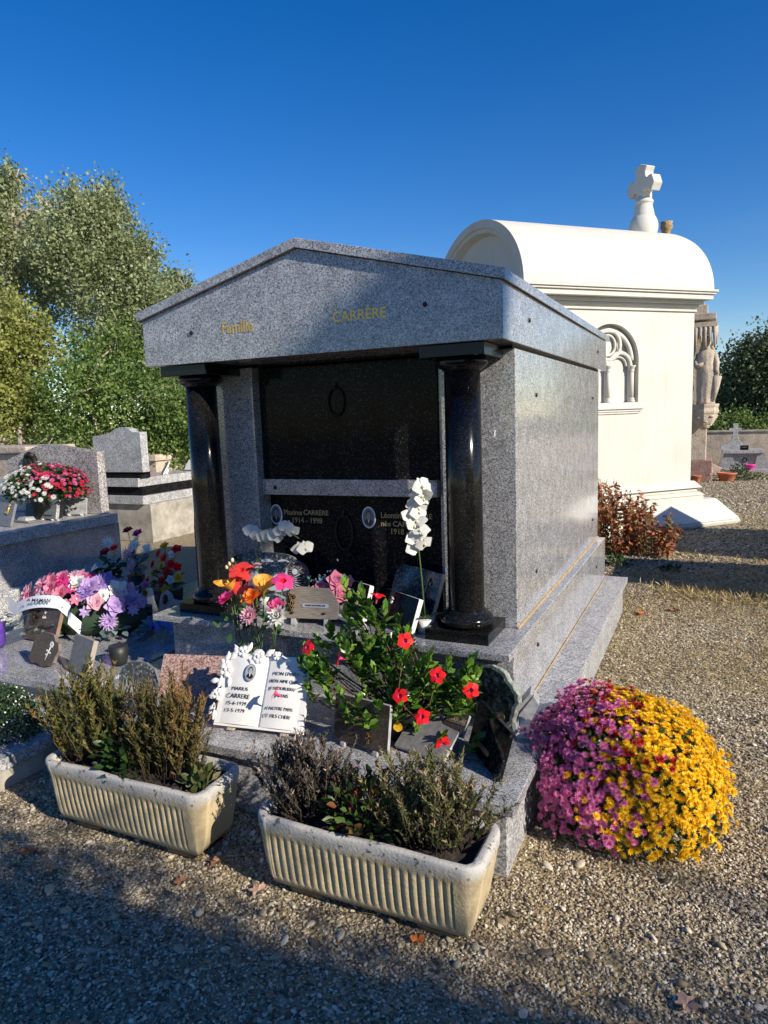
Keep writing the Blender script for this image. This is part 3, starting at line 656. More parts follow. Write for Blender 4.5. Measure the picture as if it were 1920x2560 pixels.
def orchid_t(r=1):
    b = MB()
    for a, L_, w_ in ((90, .8, .33), (215, .75, .33), (325, .75, .33)): b.put(petal(L_*r, w_*r, -.1, .15), Matrix.Rotation(R(a-90), 4, 'Z'), 0)
    for a in (10, 170): b.put(petal(.95*r, .62*r, -.12, .12, 6), Matrix.Translation((0, 0, .03*r)) @ Matrix.Rotation(R(a-90), 4, 'Z'), 0)
    b.ball((0, -.08*r, .12*r), (.12*r, .16*r, .14*r), 1, 8, 6); return b
def trumpet_t(r=1):
    b = MB(); n_ = 16
    prof = [(.10, -1.1), (.12, -.6), (.22, -.25), (.34, 0)]
    vs = []; fs = []
    for rr_, z in prof:
        for i in range(n_): a = 2*math.pi*i/n_; vs.append((rr_*r*math.cos(a), rr_*r*math.sin(a), z*r))
    for k in range(3):
        for i in range(n_): fs.append((k*n_+i, k*n_+(i+1) % n_, (k+1)*n_+(i+1) % n_, (k+1)*n_+i))
    b.add(vs, fs, 1, True)
    p = petal(.75*r, .46*r, -.1, .1, 5, .7)
    for i in range(5): b.put(p, Matrix.Rotation(2*math.pi*i/5, 4, 'Z') @ Matrix.Translation((0, .25*r, 0)) @ Matrix.Rotation(random.uniform(-.2, .1), 4, 'X'), 0)
    return b
def calla_t(r=1):
    b = MB(); n_ = 20; k = 7; vs = []; fs = []
    for j in range(k+1):
        t = j/k; 
        for i in range(n_+1):
            a = 2*math.pi*i/n_; ext = 1+.75*max(0, math.cos(a))**3
            rad = (.10+.62*t**2.2)*r; z = (-1.3+1.3*t+.5*t**3*(ext-1)*1.3)*r
            vs.append((rad*math.sin(a)*.9, rad*math.cos(a)*(1+.5*(ext-1)*t**2), z))
    for j in range(k):
        for i in range(n_): q = j*(n_+1)+i; fs.append((q, q+1, q+n_+2, q+n_+1))
    b.add(vs, fs, 0, True); b.tube([(0, 0, -.8*r), (0, 0, .1*r)], [.05*r, .07*r], 6, 1); return b
def aim(c, d, roll_=0):
    d = Vector(d).normalized(); q = d.to_track_quat('Z', 'Y'); return Matrix.Translation(c) @ q.to_matrix().to_4x4() @ Matrix.Rotation(roll_, 4, 'Z')
def fm(name, c, var=.18, trans=.25):
    m, n, l, p = newmat(name); co = coord(n)
    t = noise(n, l, co, 45, 3); r = ramp(n, l, t.outputs[0], [(.3, tuple(x*(1-var) for x in c)), (.7, tuple(min(1, x*(1+var)) for x in c))])
    l.new(r.outputs[0], p.inputs['Base Color']); p.inputs['Roughness'].default_value = .55
    ts = n.new('ShaderNodeBsdfTranslucent'); l.new(r.outputs[0], ts.inputs[0]); ms = n.new('ShaderNodeMixShader'); ms.inputs[0].default_value = trans
    l.new(p.outputs[0], ms.inputs[1]); l.new(ts.outputs[0], ms.inputs[2]); l.new(ms.outputs[0], n['Material Output'].inputs[0]); return m
F_PINK = fm('pink_petals', (.80, .27, .40)); F_MAG = fm('magenta_petals', (.68, .05, .24)); F_LIL = fm('lilac_petals', (.52, .36, .66)); F_VIO = fm('violet_petals', (.36, .24, .58))
F_WHT = fm('white_petals', (.76, .76, .72), .05); F_RED = fm('red_petals', (.85, .008, .012), .1, .15); F_ORG = fm('orange_petals', (.85, .22, .03)); F_YEL = fm('yellow_petals', (.85, .50, .03))
F_CAL = fm('amber_petals', (.80, .36, .05), .4); F_CREAM = fm('cream_petals', (.8, .76, .5), .08); F_TEAL = fm('teal_petals', (.15, .45, .42)); F_PALE = fm('pale_pink_petals', (.78, .45, .55))
F_MUMP = fm('chrysanthemum_pink', (.74, .21, .46), .25); F_MUMR = fm('chrysanthemum_red', (.48, .02, .02)); F_MUMY = fm('chrysanthemum_yellow', (.95, .60, .012), .12); F_MUMO = fm('yellow_bud', (.80, .38, .01))
F_COR = fm('coral_petals', (.80, .06, .05)); F_BUR = fm('burgundy_petals', (.30, .015, .04))
LF_D = foliage('dark_leaves', [(.012, .03, .010), (.03, .07, .02), (.06, .12, .03)], .4)
LF_DIP = foliage('glossy_leaves', [(.025, .075, .010), (.06, .16, .018), (.13, .27, .03), (.24, .38, .06)], .28, .25, .6)
LF_MUM = foliage('chrysanthemum_leaves', [(.015, .04, .015), (.04, .09, .03), (.08, .15, .05)], .6)
LF_SILK = foliage('artificial_leaves', [(.02, .07, .03), (.05, .12, .05), (.12, .2, .08)], .45)
LF_SILV = foliage('silver_leaves', [(.10, .16, .15), (.2, .28, .27), (.3, .36, .4)], .5)
def leaves(name, pts, dirs, size, mat, parent, up=(0, 0, 1), tmpl=LEAF, w=None):
    pts = np.array(pts, float); dirs = np.array(dirs, float); n = len(pts)
    nr = np.tile(np.array(up, float), (n, 1))+.35*rng.normal(size=(n, 3))
    s = np.full(n, size)*rng.uniform(.7, 1.2, n)
    return scatter(name, *tmpl, frames(dirs, nr, s, None if w is None else s*w), pts, rng.random(n), mat, parent)

# --- big chrysanthemum with individual flowers
def mum(root, c, rad, colfun, nfl, fr, mats, base_h, leafn, keep=lambda p: True, view=Vector((1.873, -3.07, 1.78))):
    var = []
    for mset in mats:
        vs_ = []
        for k in range(3):
            o = daisy(fr, ((13, 1, .15), (10, .72, .5), (6, .4, .9)) if k < 2 else ((9, .75, .7), (7, .55, 1.1)), 0, 1, .17)
            vs_.append(o)
        var.append((mset, vs_))
    pts = []
    i = 0
    while len(pts) < nfl and i < nfl*30:
        i += 1
        d = Vector(rng.normal(size=3)); d.normalize()
        if d.z < -.25: continue
        k = 1+.035*rng.normal()+.05*math.sin(6*d.x+1)*math.cos(5*d.y+2*d.z)+.03*math.sin(11*d.z+4*d.x)
        p = Vector((c[0]+rad[0]*d.x*k, c[1]+rad[1]*d.y*k, c[2]+rad[2]*d.z*k))
        if p.z < base_h or not keep(p) or (d.z < .12 and rng.random() < .55): continue
        if any((p-q[0]).length < fr*.95 for q in pts[-1500:]): continue
        nn = Vector((d.x/rad[0], d.y/rad[1], d.z/rad[2])).normalized()
        pts.append((p, nn))
    vis = sorted(range(len(pts)), key=lambda j: -(pts[j][1].dot((view-pts[j][0]).normalized())/((view-pts[j][0]).length**.5)))
    meshes = {}
    rl = rootloc(root)
    rest = {}
    for rank, j in enumerate(vis):
        p, nn = pts[j]; ci = colfun(p, nn); mset, vs_ = var[ci]; k = int(rng.integers(0, 3))
        d = (nn+Vector((0, 0, .25))+.3*Vector(rng.normal(size=3))).normalized(); mt = aim(p-rl, d, rng.uniform(0, 6)) @ Matrix.Scale(rng.uniform(.75, 1.15), 4)
        if rank < 100:
            if (ci, k) not in meshes:
                o = MB().put(vs_[k], Matrix()).build('flower', mset, root); me_ = o.data; meshes[(ci, k)] = me_
            else:
                o = bpy.data.objects.new('flower', meshes[(ci, k)]); C.objects.link(o); o.parent = root
            o.matrix_local = mt
        else:
            rest.setdefault('all', MB()).put(vs_[k], mt, 2*ci)
    allm = [x for ms in mats for x in ms]
    if rest: tag(rest['all'].build('flowers', allm, root), kind='stuff')
    d = rdir(leafn*2); d = d[d[:, 2] > -.35][:leafn]; n = len(d); k = rng.uniform(.55, .97, n)[:, None]
    P = np.array(c)+d*np.array(rad)*k; P = P[P[:, 2] > .01]; n = len(P); d = d[:n]
    P = P[[bool(keep(Vector(p))) for p in P]]; n = len(P); d = unit(P-np.array(c))
    scatter('leaves', *LEAF, frames(d+.7*rdir(n), rdir(n), rng.uniform(.02, .045, n)*(fr/.022)), P, rng.random(n), LF_MUM, root)
    b = MB()
    for i in range(26):
        dd = Vector(rng.normal(size=3)); dd.z = abs(dd.z)+.3; dd.normalize(); e = Vector((c[0]+rad[0]*.85*dd.x, c[1]+rad[1]*.85*dd.y, c[2]+rad[2]*.85*dd.z)); s0 = Vector((c[0], c[1], base_h))
        b.tube([s0, s0*.4+e*.6+Vector((0, 0, .02)), e], .004, 5)
    b.build('stems', STEM, root, local=False)
mr = thing('chrysanthemum', 'large dome of pink, red and yellow chrysanthemums on gravel at tomb corner', 'chrysanthemum', (1.56, -.02, 0))
def mcol(p, nn):
    t = (p.x-1.52)+.35*(p.z-.3)*0+.085*rng.normal()+.20*(p.y+.02)
    if nn.z > .35 and p.y > .12 and rng.random() < .4 and t < .12: return 1
    if abs(t) < .12 and p.z > .36 and rng.random() < .25: return 1
    return 0 if t < -.02 else 2
mum(mr, (1.54, -.02, .12), (.42, .40, .41), mcol, 2300, .0195, [[F_MUMP, F_MUMO], [F_MUMR, F_MUMO], [F_MUMY, F_MUMO]], .045, 5200, keep=lambda p: p.x > 1.255 or p.z > .335)
b = MB(); b.lathe([(.11, 0), (.14, .13), (.15, .135)], (1.56, -.02, 0), 24); b.build('pot', TERR, mr, local=False)

# --- mandevilla
dp = thing('mandevilla', 'bushy potted plant with glossy leaves and red trumpet flowers on lower slab', 'flowering plant', (.62, -.28, .315))
nodes = []
def ell(c, r_, n):
    for _ in range(n):
        d = rdir(1)[0]*rng.random()**.4; nodes.append((c[0]+r_[0]*d[0], c[1]+r_[1]*d[1], c[2]+r_[2]*d[2]))
ell((.40, -.30, .685), (.30, .10, .12), 30); ell((.66, -.30, .66), (.26, .12, .14), 26); ell((.84, -.28, .60), (.16, .10, .16), 18); ell((.20, -.36, .58), (.12, .06, .12), 12); ell((.60, -.33, .52), (.26, .08, .07), 10)
nodes += [(.345, -.28, 1.0), (.38, -.29, .93), (.36, -.3, .87), (.44, -.30, .97), (.46, -.3, .90), (.50, -.30, .86), (.62, -.30, .86), (.66, -.28, .80), (.93, -.22, .68), (.95, -.3, .50), (.86, -.40, .40), (1.0, -.38, .40), (1.06, -.42, .34), (.72, -.36, .38), (.40, -.47, .56), (.50, -.50, .55), (.60, -.50, .54), (.45, -.52, .50), (.56, -.54, .50), (.32, -.44, .52), (.68, -.46, .52), (.48, -.30, .92), (.54, -.28, .90), (.42, -.30, .84)]
P = []; D = []; b = MB()
for c in nodes:
    c = Vector(c); base = Vector((.62+.05*rng.normal(), -.28+.03*rng.normal(), .42)); mid = base*.35+c*.65+Vector((.04*rng.normal(), .03*rng.normal(), -.05))
    b.tube([base, mid, c], [.004, .003, .002], 5)
    ax = (c-mid).normalized()*.6+Vector((0, 0, .5)); ax.normalize()
    for k in range(12):
        t = k//2; ph = k*2.4; o_ = Vector((math.cos(ph), math.sin(ph), 0)); e = (o_*(1.0-.13*t)+ax*(.25+.2*t)).normalized()
        P.append(c-ax*.075+ax*.016*t); D.append(e)
leaves('leaves', P, D, .054, LF_DIP, dp, w=1.0); b.build('stems', STEMB, dp, local=False)
b = MB(); b.lathe([(.075, .316), (.10, .45), (.105, .455), (.097, .457), (.09, .42)], (.62, -.28, 0), 28); b.build('pot', DPOT, dp, local=False)
tr = trumpet_t(.038)
camp = Vector((1.873, -3.07, 1.78))
for (x, z, y, dd) in ((.133, .689, -.42, (-.3, -.9, .5)), (.300, .655, -.40, (-.9, -.5, .2)), (-.075, .43, -.52, (-.8, -.3, .5)), (.52, .98, -.32, (.2, .1, 1)), (.650, .778, -.40, (.5, -1, .3)), (.80, .635, -.40, (.1, -1, .4)),
                      (.955, .588, -.34, (.3, -1, .5)), (.615, .512, -.42, (.0, -1, .4)), (.722, .430, -.42, (.1, -1, .8)), (.82, .312, -.42, (.1, -1, .6))):
    v = Vector((x, -.30, z)); v = camp+(v-camp)*((y-camp.y)/(-.30-camp.y))
    MB().put(tr, aim(v-rootloc(dp), dd, rng.uniform(0, 6))).build('flower', [F_RED, F_MAG], dp)
v = Vector((.655, -.42, .40)); MB().put(petal(.05, .022, .3), aim(v-rootloc(dp), (.2, -1, .3))).build('yellow_leaf', F_YEL, dp)

# --- colourful bouquet in vase
bq = thing('bouquet', 'bouquet of red, orange and amber artificial flowers behind the white book', 'bouquet', (-.27, -.17, .315))
b = MB(); b.lathe([(.05, 0), (.055, .02), (.035, .06), (.045, .16), (.06, .22), (.056, .22), (.042, .16)], n=24); b.build('vase', DPOT, bq)
b = MB(); hd = []
def fl(nm, t, mats, x, z, d, y=-.17, r_=0):
    # x,z as read on plane y=-.12
    v = Vector((x, -.12, z)); v = camp+(v-camp)*((y-camp.y)/(-.12-camp.y)); hd.append(v.copy())
    MB().put(t, aim(v-rootloc(bq), d, r_)).build(nm, mats, bq)
fl('calla', calla_t(0.074), [F_CAL, F_YEL], -.46, .93, (-.35, -.35, .9), -.15, 2.6)
fl('calla', calla_t(0.088), [F_CAL, F_YEL], -.225, .95, (.3, -.3, .9), -.15, 3.4)
fl('lily', trumpet_t(0.074), [F_COR, F_RED], -.37, 1.00, (.1, -.4, .9), -.10)
fl('lily', trumpet_t(0.071), [F_COR, F_BUR], -.36, .93, (.3, -.8, .4), -.12)
fl('lily', trumpet_t(0.064), [F_BUR, F_BUR], -.31, .86, (.2, -.9, .2), -.12)
fl('lily', trumpet_t(0.064), [F_MAG, F_RED], -.105, .96, (.4, -.4, .8), -.12)
fl('rose', rose_t(0.060), [F_ORG, F_ORG], -.305, .855, (-.1, -.6, .8), -.22)
fl('rose', rose_t(0.054), [F_MAG, F_CREAM], -.475, .83, (-.2, -.5, .8), -.2)
fl('rose', rose_t(0.045), [F_MAG, F_MAG], -.155, .82, (.2, -.6, .7), -.2)
fl('carnation', daisy(0.055, ((14, 1, .3), (12, .8, .7), (9, .6, 1.1), (6, .4, 1.4)), w=.24), [F_PALE, F_PALE], -.325, .752, (0, -.9, .5), -.22)
fl('carnation', daisy(0.057, ((14, 1, .3), (12, .8, .7), (9, .6, 1.1), (6, .4, 1.4)), w=.24), [F_WHT, F_WHT], -.15, .768, (.2, -.9, .5), -.22)
fl('orchid', orchid_t(0.064), [F_WHT, F_PALE], -.29, .95, (-.2, -.8, .3), -.11)
fl('orchid', orchid_t(0.057), [F_WHT, F_PALE], -.31, .90, (.1, -.9, .2), -.11)
fl('bud', rose_t(0.026), [F_PALE, F_PALE], -.26, 1.03, (0, 0, 1), -.1)
for x, z in ((-.44, 1.03), (-.42, 1.05), (-.46, 1.01)): fl('bud', MB().ball((0, 0, 0), (.009, .009, .013), 0, 8, 6), [F_CREAM], x, z, (0, 0, 1), -.1)
for v in hd: b.tube([(-.27, -.17, .50), (-.27*.4+v.x*.6, -.16, .62), v-Vector((0, 0, .02))], .0028, 5)
b.build('stems', STEM, bq, local=False)
P = [(-.27+.09*rng.normal(), -.16+.03*rng.normal(), .72+.07*rng.normal()) for _ in range(34)]+[(-.42, -.2, .66), (-.46, -.2, .70), (-.40, -.22, .62), (-.10, -.18, .84), (-.08, -.18, .80), (-.12, -.2, .74)]
D = [(rng.normal(), rng.normal()*.4, rng.normal()*.5+.3) for _ in P]; leaves('leaves', P, D, .085, LF_SILK, bq, w=.9)

# --- white orchids and pink rose posy on the upper slab
def orchid_plant(name, label, base, pts, arch):
    r_ = thing(name, label, 'orchid', base, group='white artificial orchids inside the tomb recess')
    b = MB(); b.lathe([(.035, 0), (.045, .07), (.041, .07)], n=20); b.build('pot', WHM, r_)
    s = MB(); s.tube(arch, .0035, 6); s.build('stem', STEM, r_, local=False)
    P = [(base[0], base[1], base[2]+.07)]*4; D = [(1, -.2, .5), (-1, -.1, .4), (.3, -1, .5), (-.4, .6, .6)]
    leaves('leaves', P, D, .11, LF_SILK, r_)
    for x, y, z, rr_ in pts:
        d = (.75+rng.normal()*.4, -.8, .15+.3*rng.normal())
        MB().put(orchid_t(rr_), aim(Vector((x, y, z))-rootloc(r_), d, rng.uniform(-.5, .5))).build('flower', [F_WHT, F_CREAM], r_)
P = [(.555+.028*rng.normal()*1.1, .11-.02*rng.random(), 1.125+.31*i/14, rng.uniform(.050, .060)) for i in range(15)]
P = [(x-.0+(.03 if z > 1.36 else 0), y, z, r_) for x, y, z, r_ in P]
orchid_plant('orchid', 'tall upright white orchid spray in front of the right-hand name', (.575, .13, .681), P, [(.575, .13, .74), (.565, .125, .95), (.555, .12, 1.1), (.555, .115, 1.25), (.575, .11, 1.43)])
P = [(-.52+.36*i/9, .20, 1.15+.03*math.sin(i*1.3)-(.06 if i > 7 else 0)-(.05 if i in (1, 2) else 0), rng.uniform(.048, .058)) for i in range(10)]
orchid_plant('orchid', 'arching white orchid spray above the engraved plaque', (-.50, .27, .681), P, [(-.50, .27, .74), (-.53, .25, 1.0), (-.46, .22, 1.16), (-.33, .205, 1.19), (-.20, .20, 1.12)])
ps = thing('rose_posy', 'small posy of pink fabric roses and teal sprigs leaning in the recess', 'posy', (.02, .22, .681))
b = MB(); b.lathe([(.04, 0), (.05, .09), (.046, .09)], n=20); b.build('pot', DPOT, ps)
for x, y, z, r_ in ((.01, -.03, .215, .058), (.05, -.05, .15, .056), (-.085, -.03, .16, .055), (-.03, -.05, .12, .048), (.075, -.01, .215, .034)):
    MB().put(rose_t(r_), aim((x, y, z), (.7+x*3, -.9, .5), rng.uniform(0, 6))).build('rose', [F_PINK, F_PALE], ps)

P = [(-.02+.05*rng.normal(), .19+.02*rng.normal(), .89+.03*rng.normal()) for _ in range(90)]
scatter('sprig_leaves', *LEAF, frames(rdir(90), rdir(90), rng.uniform(.012, .025, 90)), np.array(P), rng.random(90), [F_TEAL, F_LIL], ps, mi=rng.integers(0, 2, 90))

# ------------------------------------------------------------------ ribbed planters
def planter(label, cx, cy):
    root = thing('planter', label, 'planter', (cx, cy, 0), 0, 0, 'ribbed stone planters in front of the tomb')
    L_, W2, H2 = .885, .30, .335; rc = .065
    # perimeter as list of (x,y,nx,ny,s) s=position along the front
    per = []
    nf = 240
    for i in range(nf+1): per.append((-L_/2+rc+(L_-2*rc)*i/nf, -W2/2, 0, -1))
    for i in range(1, 10): a = R(-90+9*i*1.0*10/9); per.append((L_/2-rc+rc*math.cos(a), -W2/2+rc+rc*math.sin(a), math.cos(a), math.sin(a)))
    for i in range(11): per.append((L_/2, -W2/2+rc+(W2-2*rc)*i/10, 1, 0))
    for i in range(1, 10): a = R(10*i); per.append((L_/2-rc+rc*math.cos(a), W2/2-rc+rc*math.sin(a), math.cos(a), math.sin(a)))
    for i in range(41): per.append((L_/2-rc-(L_-2*rc)*i/40, W2/2, 0, 1))
    for i in range(1, 10): a = R(90+10*i); per.append((-L_/2+rc+rc*math.cos(a), W2/2-rc+rc*math.sin(a), math.cos(a), math.sin(a)))
    for i in range(11): per.append((-L_/2, W2/2-rc-(W2-2*rc)*i/10, -1, 0))
    for i in range(1, 10): a = R(180+10*i); per.append((-L_/2+rc+rc*math.cos(a), -W2/2+rc+rc*math.sin(a), math.cos(a), math.sin(a)))
    rows = [(.028, .085, 0), (.034, .066, 0), (.045, .052, 0), (.06, .044, 0), (.075, .036, 0), (.082, .034, .5), (.095, .031, 1), (.13, .025, 1), (.17, .019, 1), (.21, .014, 1), (.245, .010, 1), (.258, .009, .6), (.265, .008, 0), (.285, .003, 0), (.31, 0, 0), (.325, 0, 0), (.333, .003, 0), (.3355, .007, 0), (.336, .02, 0), (.332, .027, 0), (.30, .032, 0)]
    n = len(per); vs = []; fs = []
    wob = rng.normal(size=12)
    for z, ins, amp in rows:
        for (x, y, nx, ny) in per:
            rib = 0
            if amp and ny == -1:
                u = (x+L_/2-rc)/(L_-2*rc)
                if .015 < u < .955:
                    ph = (u-.015)/.94*23; rib = -amp*.0115*(1-abs(math.sin(math.pi*ph))**.6)
            wv = .0016*math.sin(9*x+wob[0])*math.sin(25*z+wob[1])+.002*math.sin(14*x+wob[2])*(1 if z > .3 else 0)
            off = -ins+rib+wv
            # taper more along the short sides at the foot
            k = 1.35 if abs(nx) > .5 else 1
            vs.append((x+nx*off*k, y+ny*off, z+(.002*math.sin(13*x+wob[3]) if z > .32 else 0)))
    for k in range(len(rows)-1):
        for i in range(n):
            j = (i+1) % n; fs.append((k*n+i, k*n+j, (k+1)*n+j, (k+1)*n+i))
    fs.append(tuple(range(n-1, -1, -1)))
    b = MB(); b.add(vs, fs, 0, True); b.build('trough', TRO, root)
    b = MB()
    for s in (-1, 1): b.frust((s*.26-.06, s*.26+.06, -.07, .07), (s*.26-.075, s*.26+.075, -.085, .085), 0, .03)
    b.build('feet', TRO, root, .006)
    b = MB(); N1, N2 = 40, 12
    vs = [(-L_/2+.045+(L_-.09)*i/N1, -W2/2+.045+(W2-.09)*j/N2, .30+.008*rng.normal()) for j in range(N2+1) for i in range(N1+1)]
    b.add(vs, [(j*(N1+1)+i, j*(N1+1)+i+1, (j+1)*(N1+1)+i+1, (j+1)*(N1+1)+i) for j in range(N2) for i in range(N1)], 0, True); b.build('soil', SOIL, root)
    return root
planter('ribbed stone planter nearer the middle of the tomb step, with rusty-green heathers', -.335, -.955)
planter('ribbed stone planter at the right front corner of the tomb, with pale faded heather', .80, -.965)
NEED = ([(-.5, 0, 0), (.5, 0, 0), (0, 1, .1)], [(0, 1, 2)])
def heather(label, c, r_, h, ns, mat, stm=STEMB, group='heathers in the planters', dens=58, spread=.5, tip=None, seed=0):
    root = thing('heather', label, 'heather', c, 0, 0, group)
    b = MB(); P = []; D = []; RN = []
    def shoot(p0, p2, bow, r_0, tone, t0):
        p1 = (p0+p2)/2+bow; b.tube([p0, p1, p2], [r_0, r_0*.8, .0009], 4)
        L_ = (p2-p0).length; nn = int(L_*175)
        for k in range(nn):
            t = t0+(1-t0)*k/nn
            if rng.random() < .12: continue
            p = p0*(1-t)**2+p1*2*t*(1-t)+p2*t*t; ph = k*2.4+rng.normal()*.4
            d = (p2-p0).normalized()*(.9+.4*rng.random())+Vector((math.cos(ph), math.sin(ph), .1))
            P.append(tuple(p)); D.append(tuple(d)); RN.append(min(1, max(0, tone+.35*(t-.4)+.15*rng.normal())))
    for i in range(ns//4):
        a = rng.uniform(0, 6.28); q = r_*math.sqrt(rng.random())
        x0, y0 = q*math.cos(a)*.6, q*math.sin(a)*.4
        hh = h*rng.uniform(.55, 1.0)*(1-.25*(q/r_)**2); tone = rng.uniform(.05, .65)
        tip_ = Vector((x0*(1+spread)+.04*rng.normal(), y0*(1+spread)+.025*rng.normal(), hh)); p0 = Vector((x0, y0, -.01))
        bow = Vector((.02*rng.normal(), .015*rng.normal(), 0)); shoot(p0, tip_, bow, .0022, tone, .25)
        for m_ in range(5):
            t = rng.uniform(.15, .8); s0 = p0*(1-t)+tip_*t+bow*.5; L_ = hh*rng.uniform(.18, .42)
            e = s0+Vector((.55*rng.normal(), .45*rng.normal(), 1.1+.3*rng.random())).normalized()*L_
            shoot(s0, e, Vector((.01*rng.normal(), .01*rng.normal(), -.006)), .0014, tone+.1*rng.normal(), .1)
    P = np.array(P)+np.array(c); D = np.array(D); n = len(P)
    s = rng.uniform(.013, .026, n)
    scatter('foliage', *NEED, frames(D, rdir(n), s, s*.42), P, np.array(RN), mat, root)
    b.build('stems', stm, root); return root
H_OL = foliage('olive_rust_heather', [(.025, .035, .01), (.09, .105, .022), (.20, .19, .04), (.27, .14, .045)], .7, .25)
H_RU = foliage('rusty_heather', [(.03, .035, .012), (.10, .095, .022), (.20, .15, .04), (.32, .12, .05)], .7, .25)
H_GY = foliage('faded_heather', [(.012, .015, .01), (.04, .04, .028), (.15, .12, .10), (.48, .38, .33)], .8, .15)
H_GN = foliage('green_pink_heather', [(.025, .04, .015), (.11, .14, .035), (.27, .24, .11), (.48, .32, .22)], .7, .25)
heather('olive green heather bush, left half of the left planter', (-.63, -.95, .30), .21, .43, 330, H_OL, spread=.75)
heather('tall rust-tinged heather bush, right half of the left planter', (-.17, -.95, .30), .22, .45, 360, H_RU, spread=.6)
heather('dark faded grey heather at the left end of the right planter', (.52, -.96, .30), .19, .33, 260, H_GY, spread=.9)
heather('green and pinkish heather tuft at the right end of the right planter', (1.02, -.96, .30), .21, .37, 300, H_GN, spread=.6)
def leafy(name, label, c, r_, h, n, mat, size, cat='plant', group=None):
    root = thing(name, label, cat, c, 0, 0, group)
    d = rdir(n); d[:, 2] = abs(d[:, 2]); k = rng.random(n)**.4
    P = np.array(c)+d*np.array([r_, r_*.7, h])*k[:, None]
    scatter('leaves', *LEAF, frames(d+np.array([0, 0, .3])+.6*rdir(n), rdir(n)+np.array([0, 0, 1.]), rng.uniform(.6, 1.2, n)*size), P, rng.random(n), mat, root)
    b = MB()
    for i in range(12): q = P[i]-np.array(c); b.tube([(0, 0, 0), tuple(q*.5+np.array([0, 0, .02])), tuple(q)], .002, 4)
    b.build('stems', STEM, root); return root
RDL = foliage('red_green_leaves', [(.02, .05, .015), (.05, .11, .03), (.09, .15, .03), (.30, .04, .03)], .45)
leafy('leafy_plant', 'low dark leafy plant between the two heathers of the left planter', (-.38, -.98, .30), .16, .20, 240, LF_D, .05)
leafy('leafy_plant', 'small pale-tipped leafy plant at the right corner of the left planter', (.03, -1.0, .30), .07, .09, 46, foliage('bronze_leaves', [(.05, .07, .02), (.14, .16, .05), (.26, .22, .10)], .5), .055)
leafy('leafy_plant', 'red-flushed leafy plant in the middle of the right planter', (.77, -.985, .30), .17, .22, 300, RDL, .045)

# ------------------------------------------------------------------ neighbouring low grave (left)
G = thing('low_grave', 'low grey granite grave covered with flowers left of the big tomb', 'grave', (-1.85, .6, 0))
b = MB(); b.box(-2.42, -1.28, -.36, 1.95, 0, .255); b.build('foundation', CONC, G, .006, local=False)
b = MB(); b.box(-2.46, -1.265, -.41, 2.0, .27, .32); b.box(-2.40, -1.30, -.34, 1.9, .255, .27); b.build('cover_slab', GR, G, .004, local=False)
b = MB(); b.box(-2.50, -1.262, -1.02, -.42, .10, .165); b.build('front_kerb', GRM, G, .004, local=False)
b = MB(); b.box(-2.46, -1.28, -.99, -.43, 0, .10); b.build('kerb_base', CONC, G, local=False)
b = MB(); hp = [(-.30, 0), (.30, 0), (.30, .55)]+[(.30*math.cos(t), .62+.25*math.sin(t)) for t in np.linspace(.3, math.pi-.3, 12)]+[(-.30, .55)]
b.prism([(x-1.95, z+.32) for x, z in hp], 1.72, 1.84); b.build('headstone', DKB, G, .004, local=False)

Gb = thing('low_grave', 'low flat grave slab in the shade between the two left graves', 'grave', (-3.0, 1.4, 0))
b = MB(); b.box(-3.45, -2.58, -.2, 2.3, .0, .10); b.build('slab', GRM, Gb, .006, local=False)

def bunch(name, label, base, heads, vase='dark', leafmat=LF_SILK, nl=26, ls=.06, cat='bouquet', group=None, vh=.16, vr=.05):
    r_ = thing(name, label, cat, base, 0, 0, group)
    b = MB(); b.lathe([(vr*.8, 0), (vr, vh*.5), (vr*1.05, vh), (vr*.95, vh)], n=20); b.build('vase' if vase != 'pot' else 'pot', DPOT if vase != 'glass' else GLS, r_)
    s = MB()
    for nm, t, mats, x, y, z, d in heads:
        MB().put(t, aim((x, y, z), d, rng.uniform(0, 6))).build(nm, mats, r_); s.tube([(0, 0, vh*.8), (x*.5, y*.5, vh+(z-vh)*.6), (x, y, z-.01)], .0025, 4)
    s.build('stems', STEM, r_)
    if nl:
        n = nl; P = np.array([(rng.normal()*.6, rng.normal()*.4, 0) for _ in range(n)])*np.array([.09, .07, 0])+np.array([0, 0, 1])*rng.uniform(vh, vh+.16, n)[:, None]
        leaves('leaves', P+np.array(base), [(rng.normal(), rng.normal(), .4) for _ in range(n)], ls, leafmat, r_)
    return r_
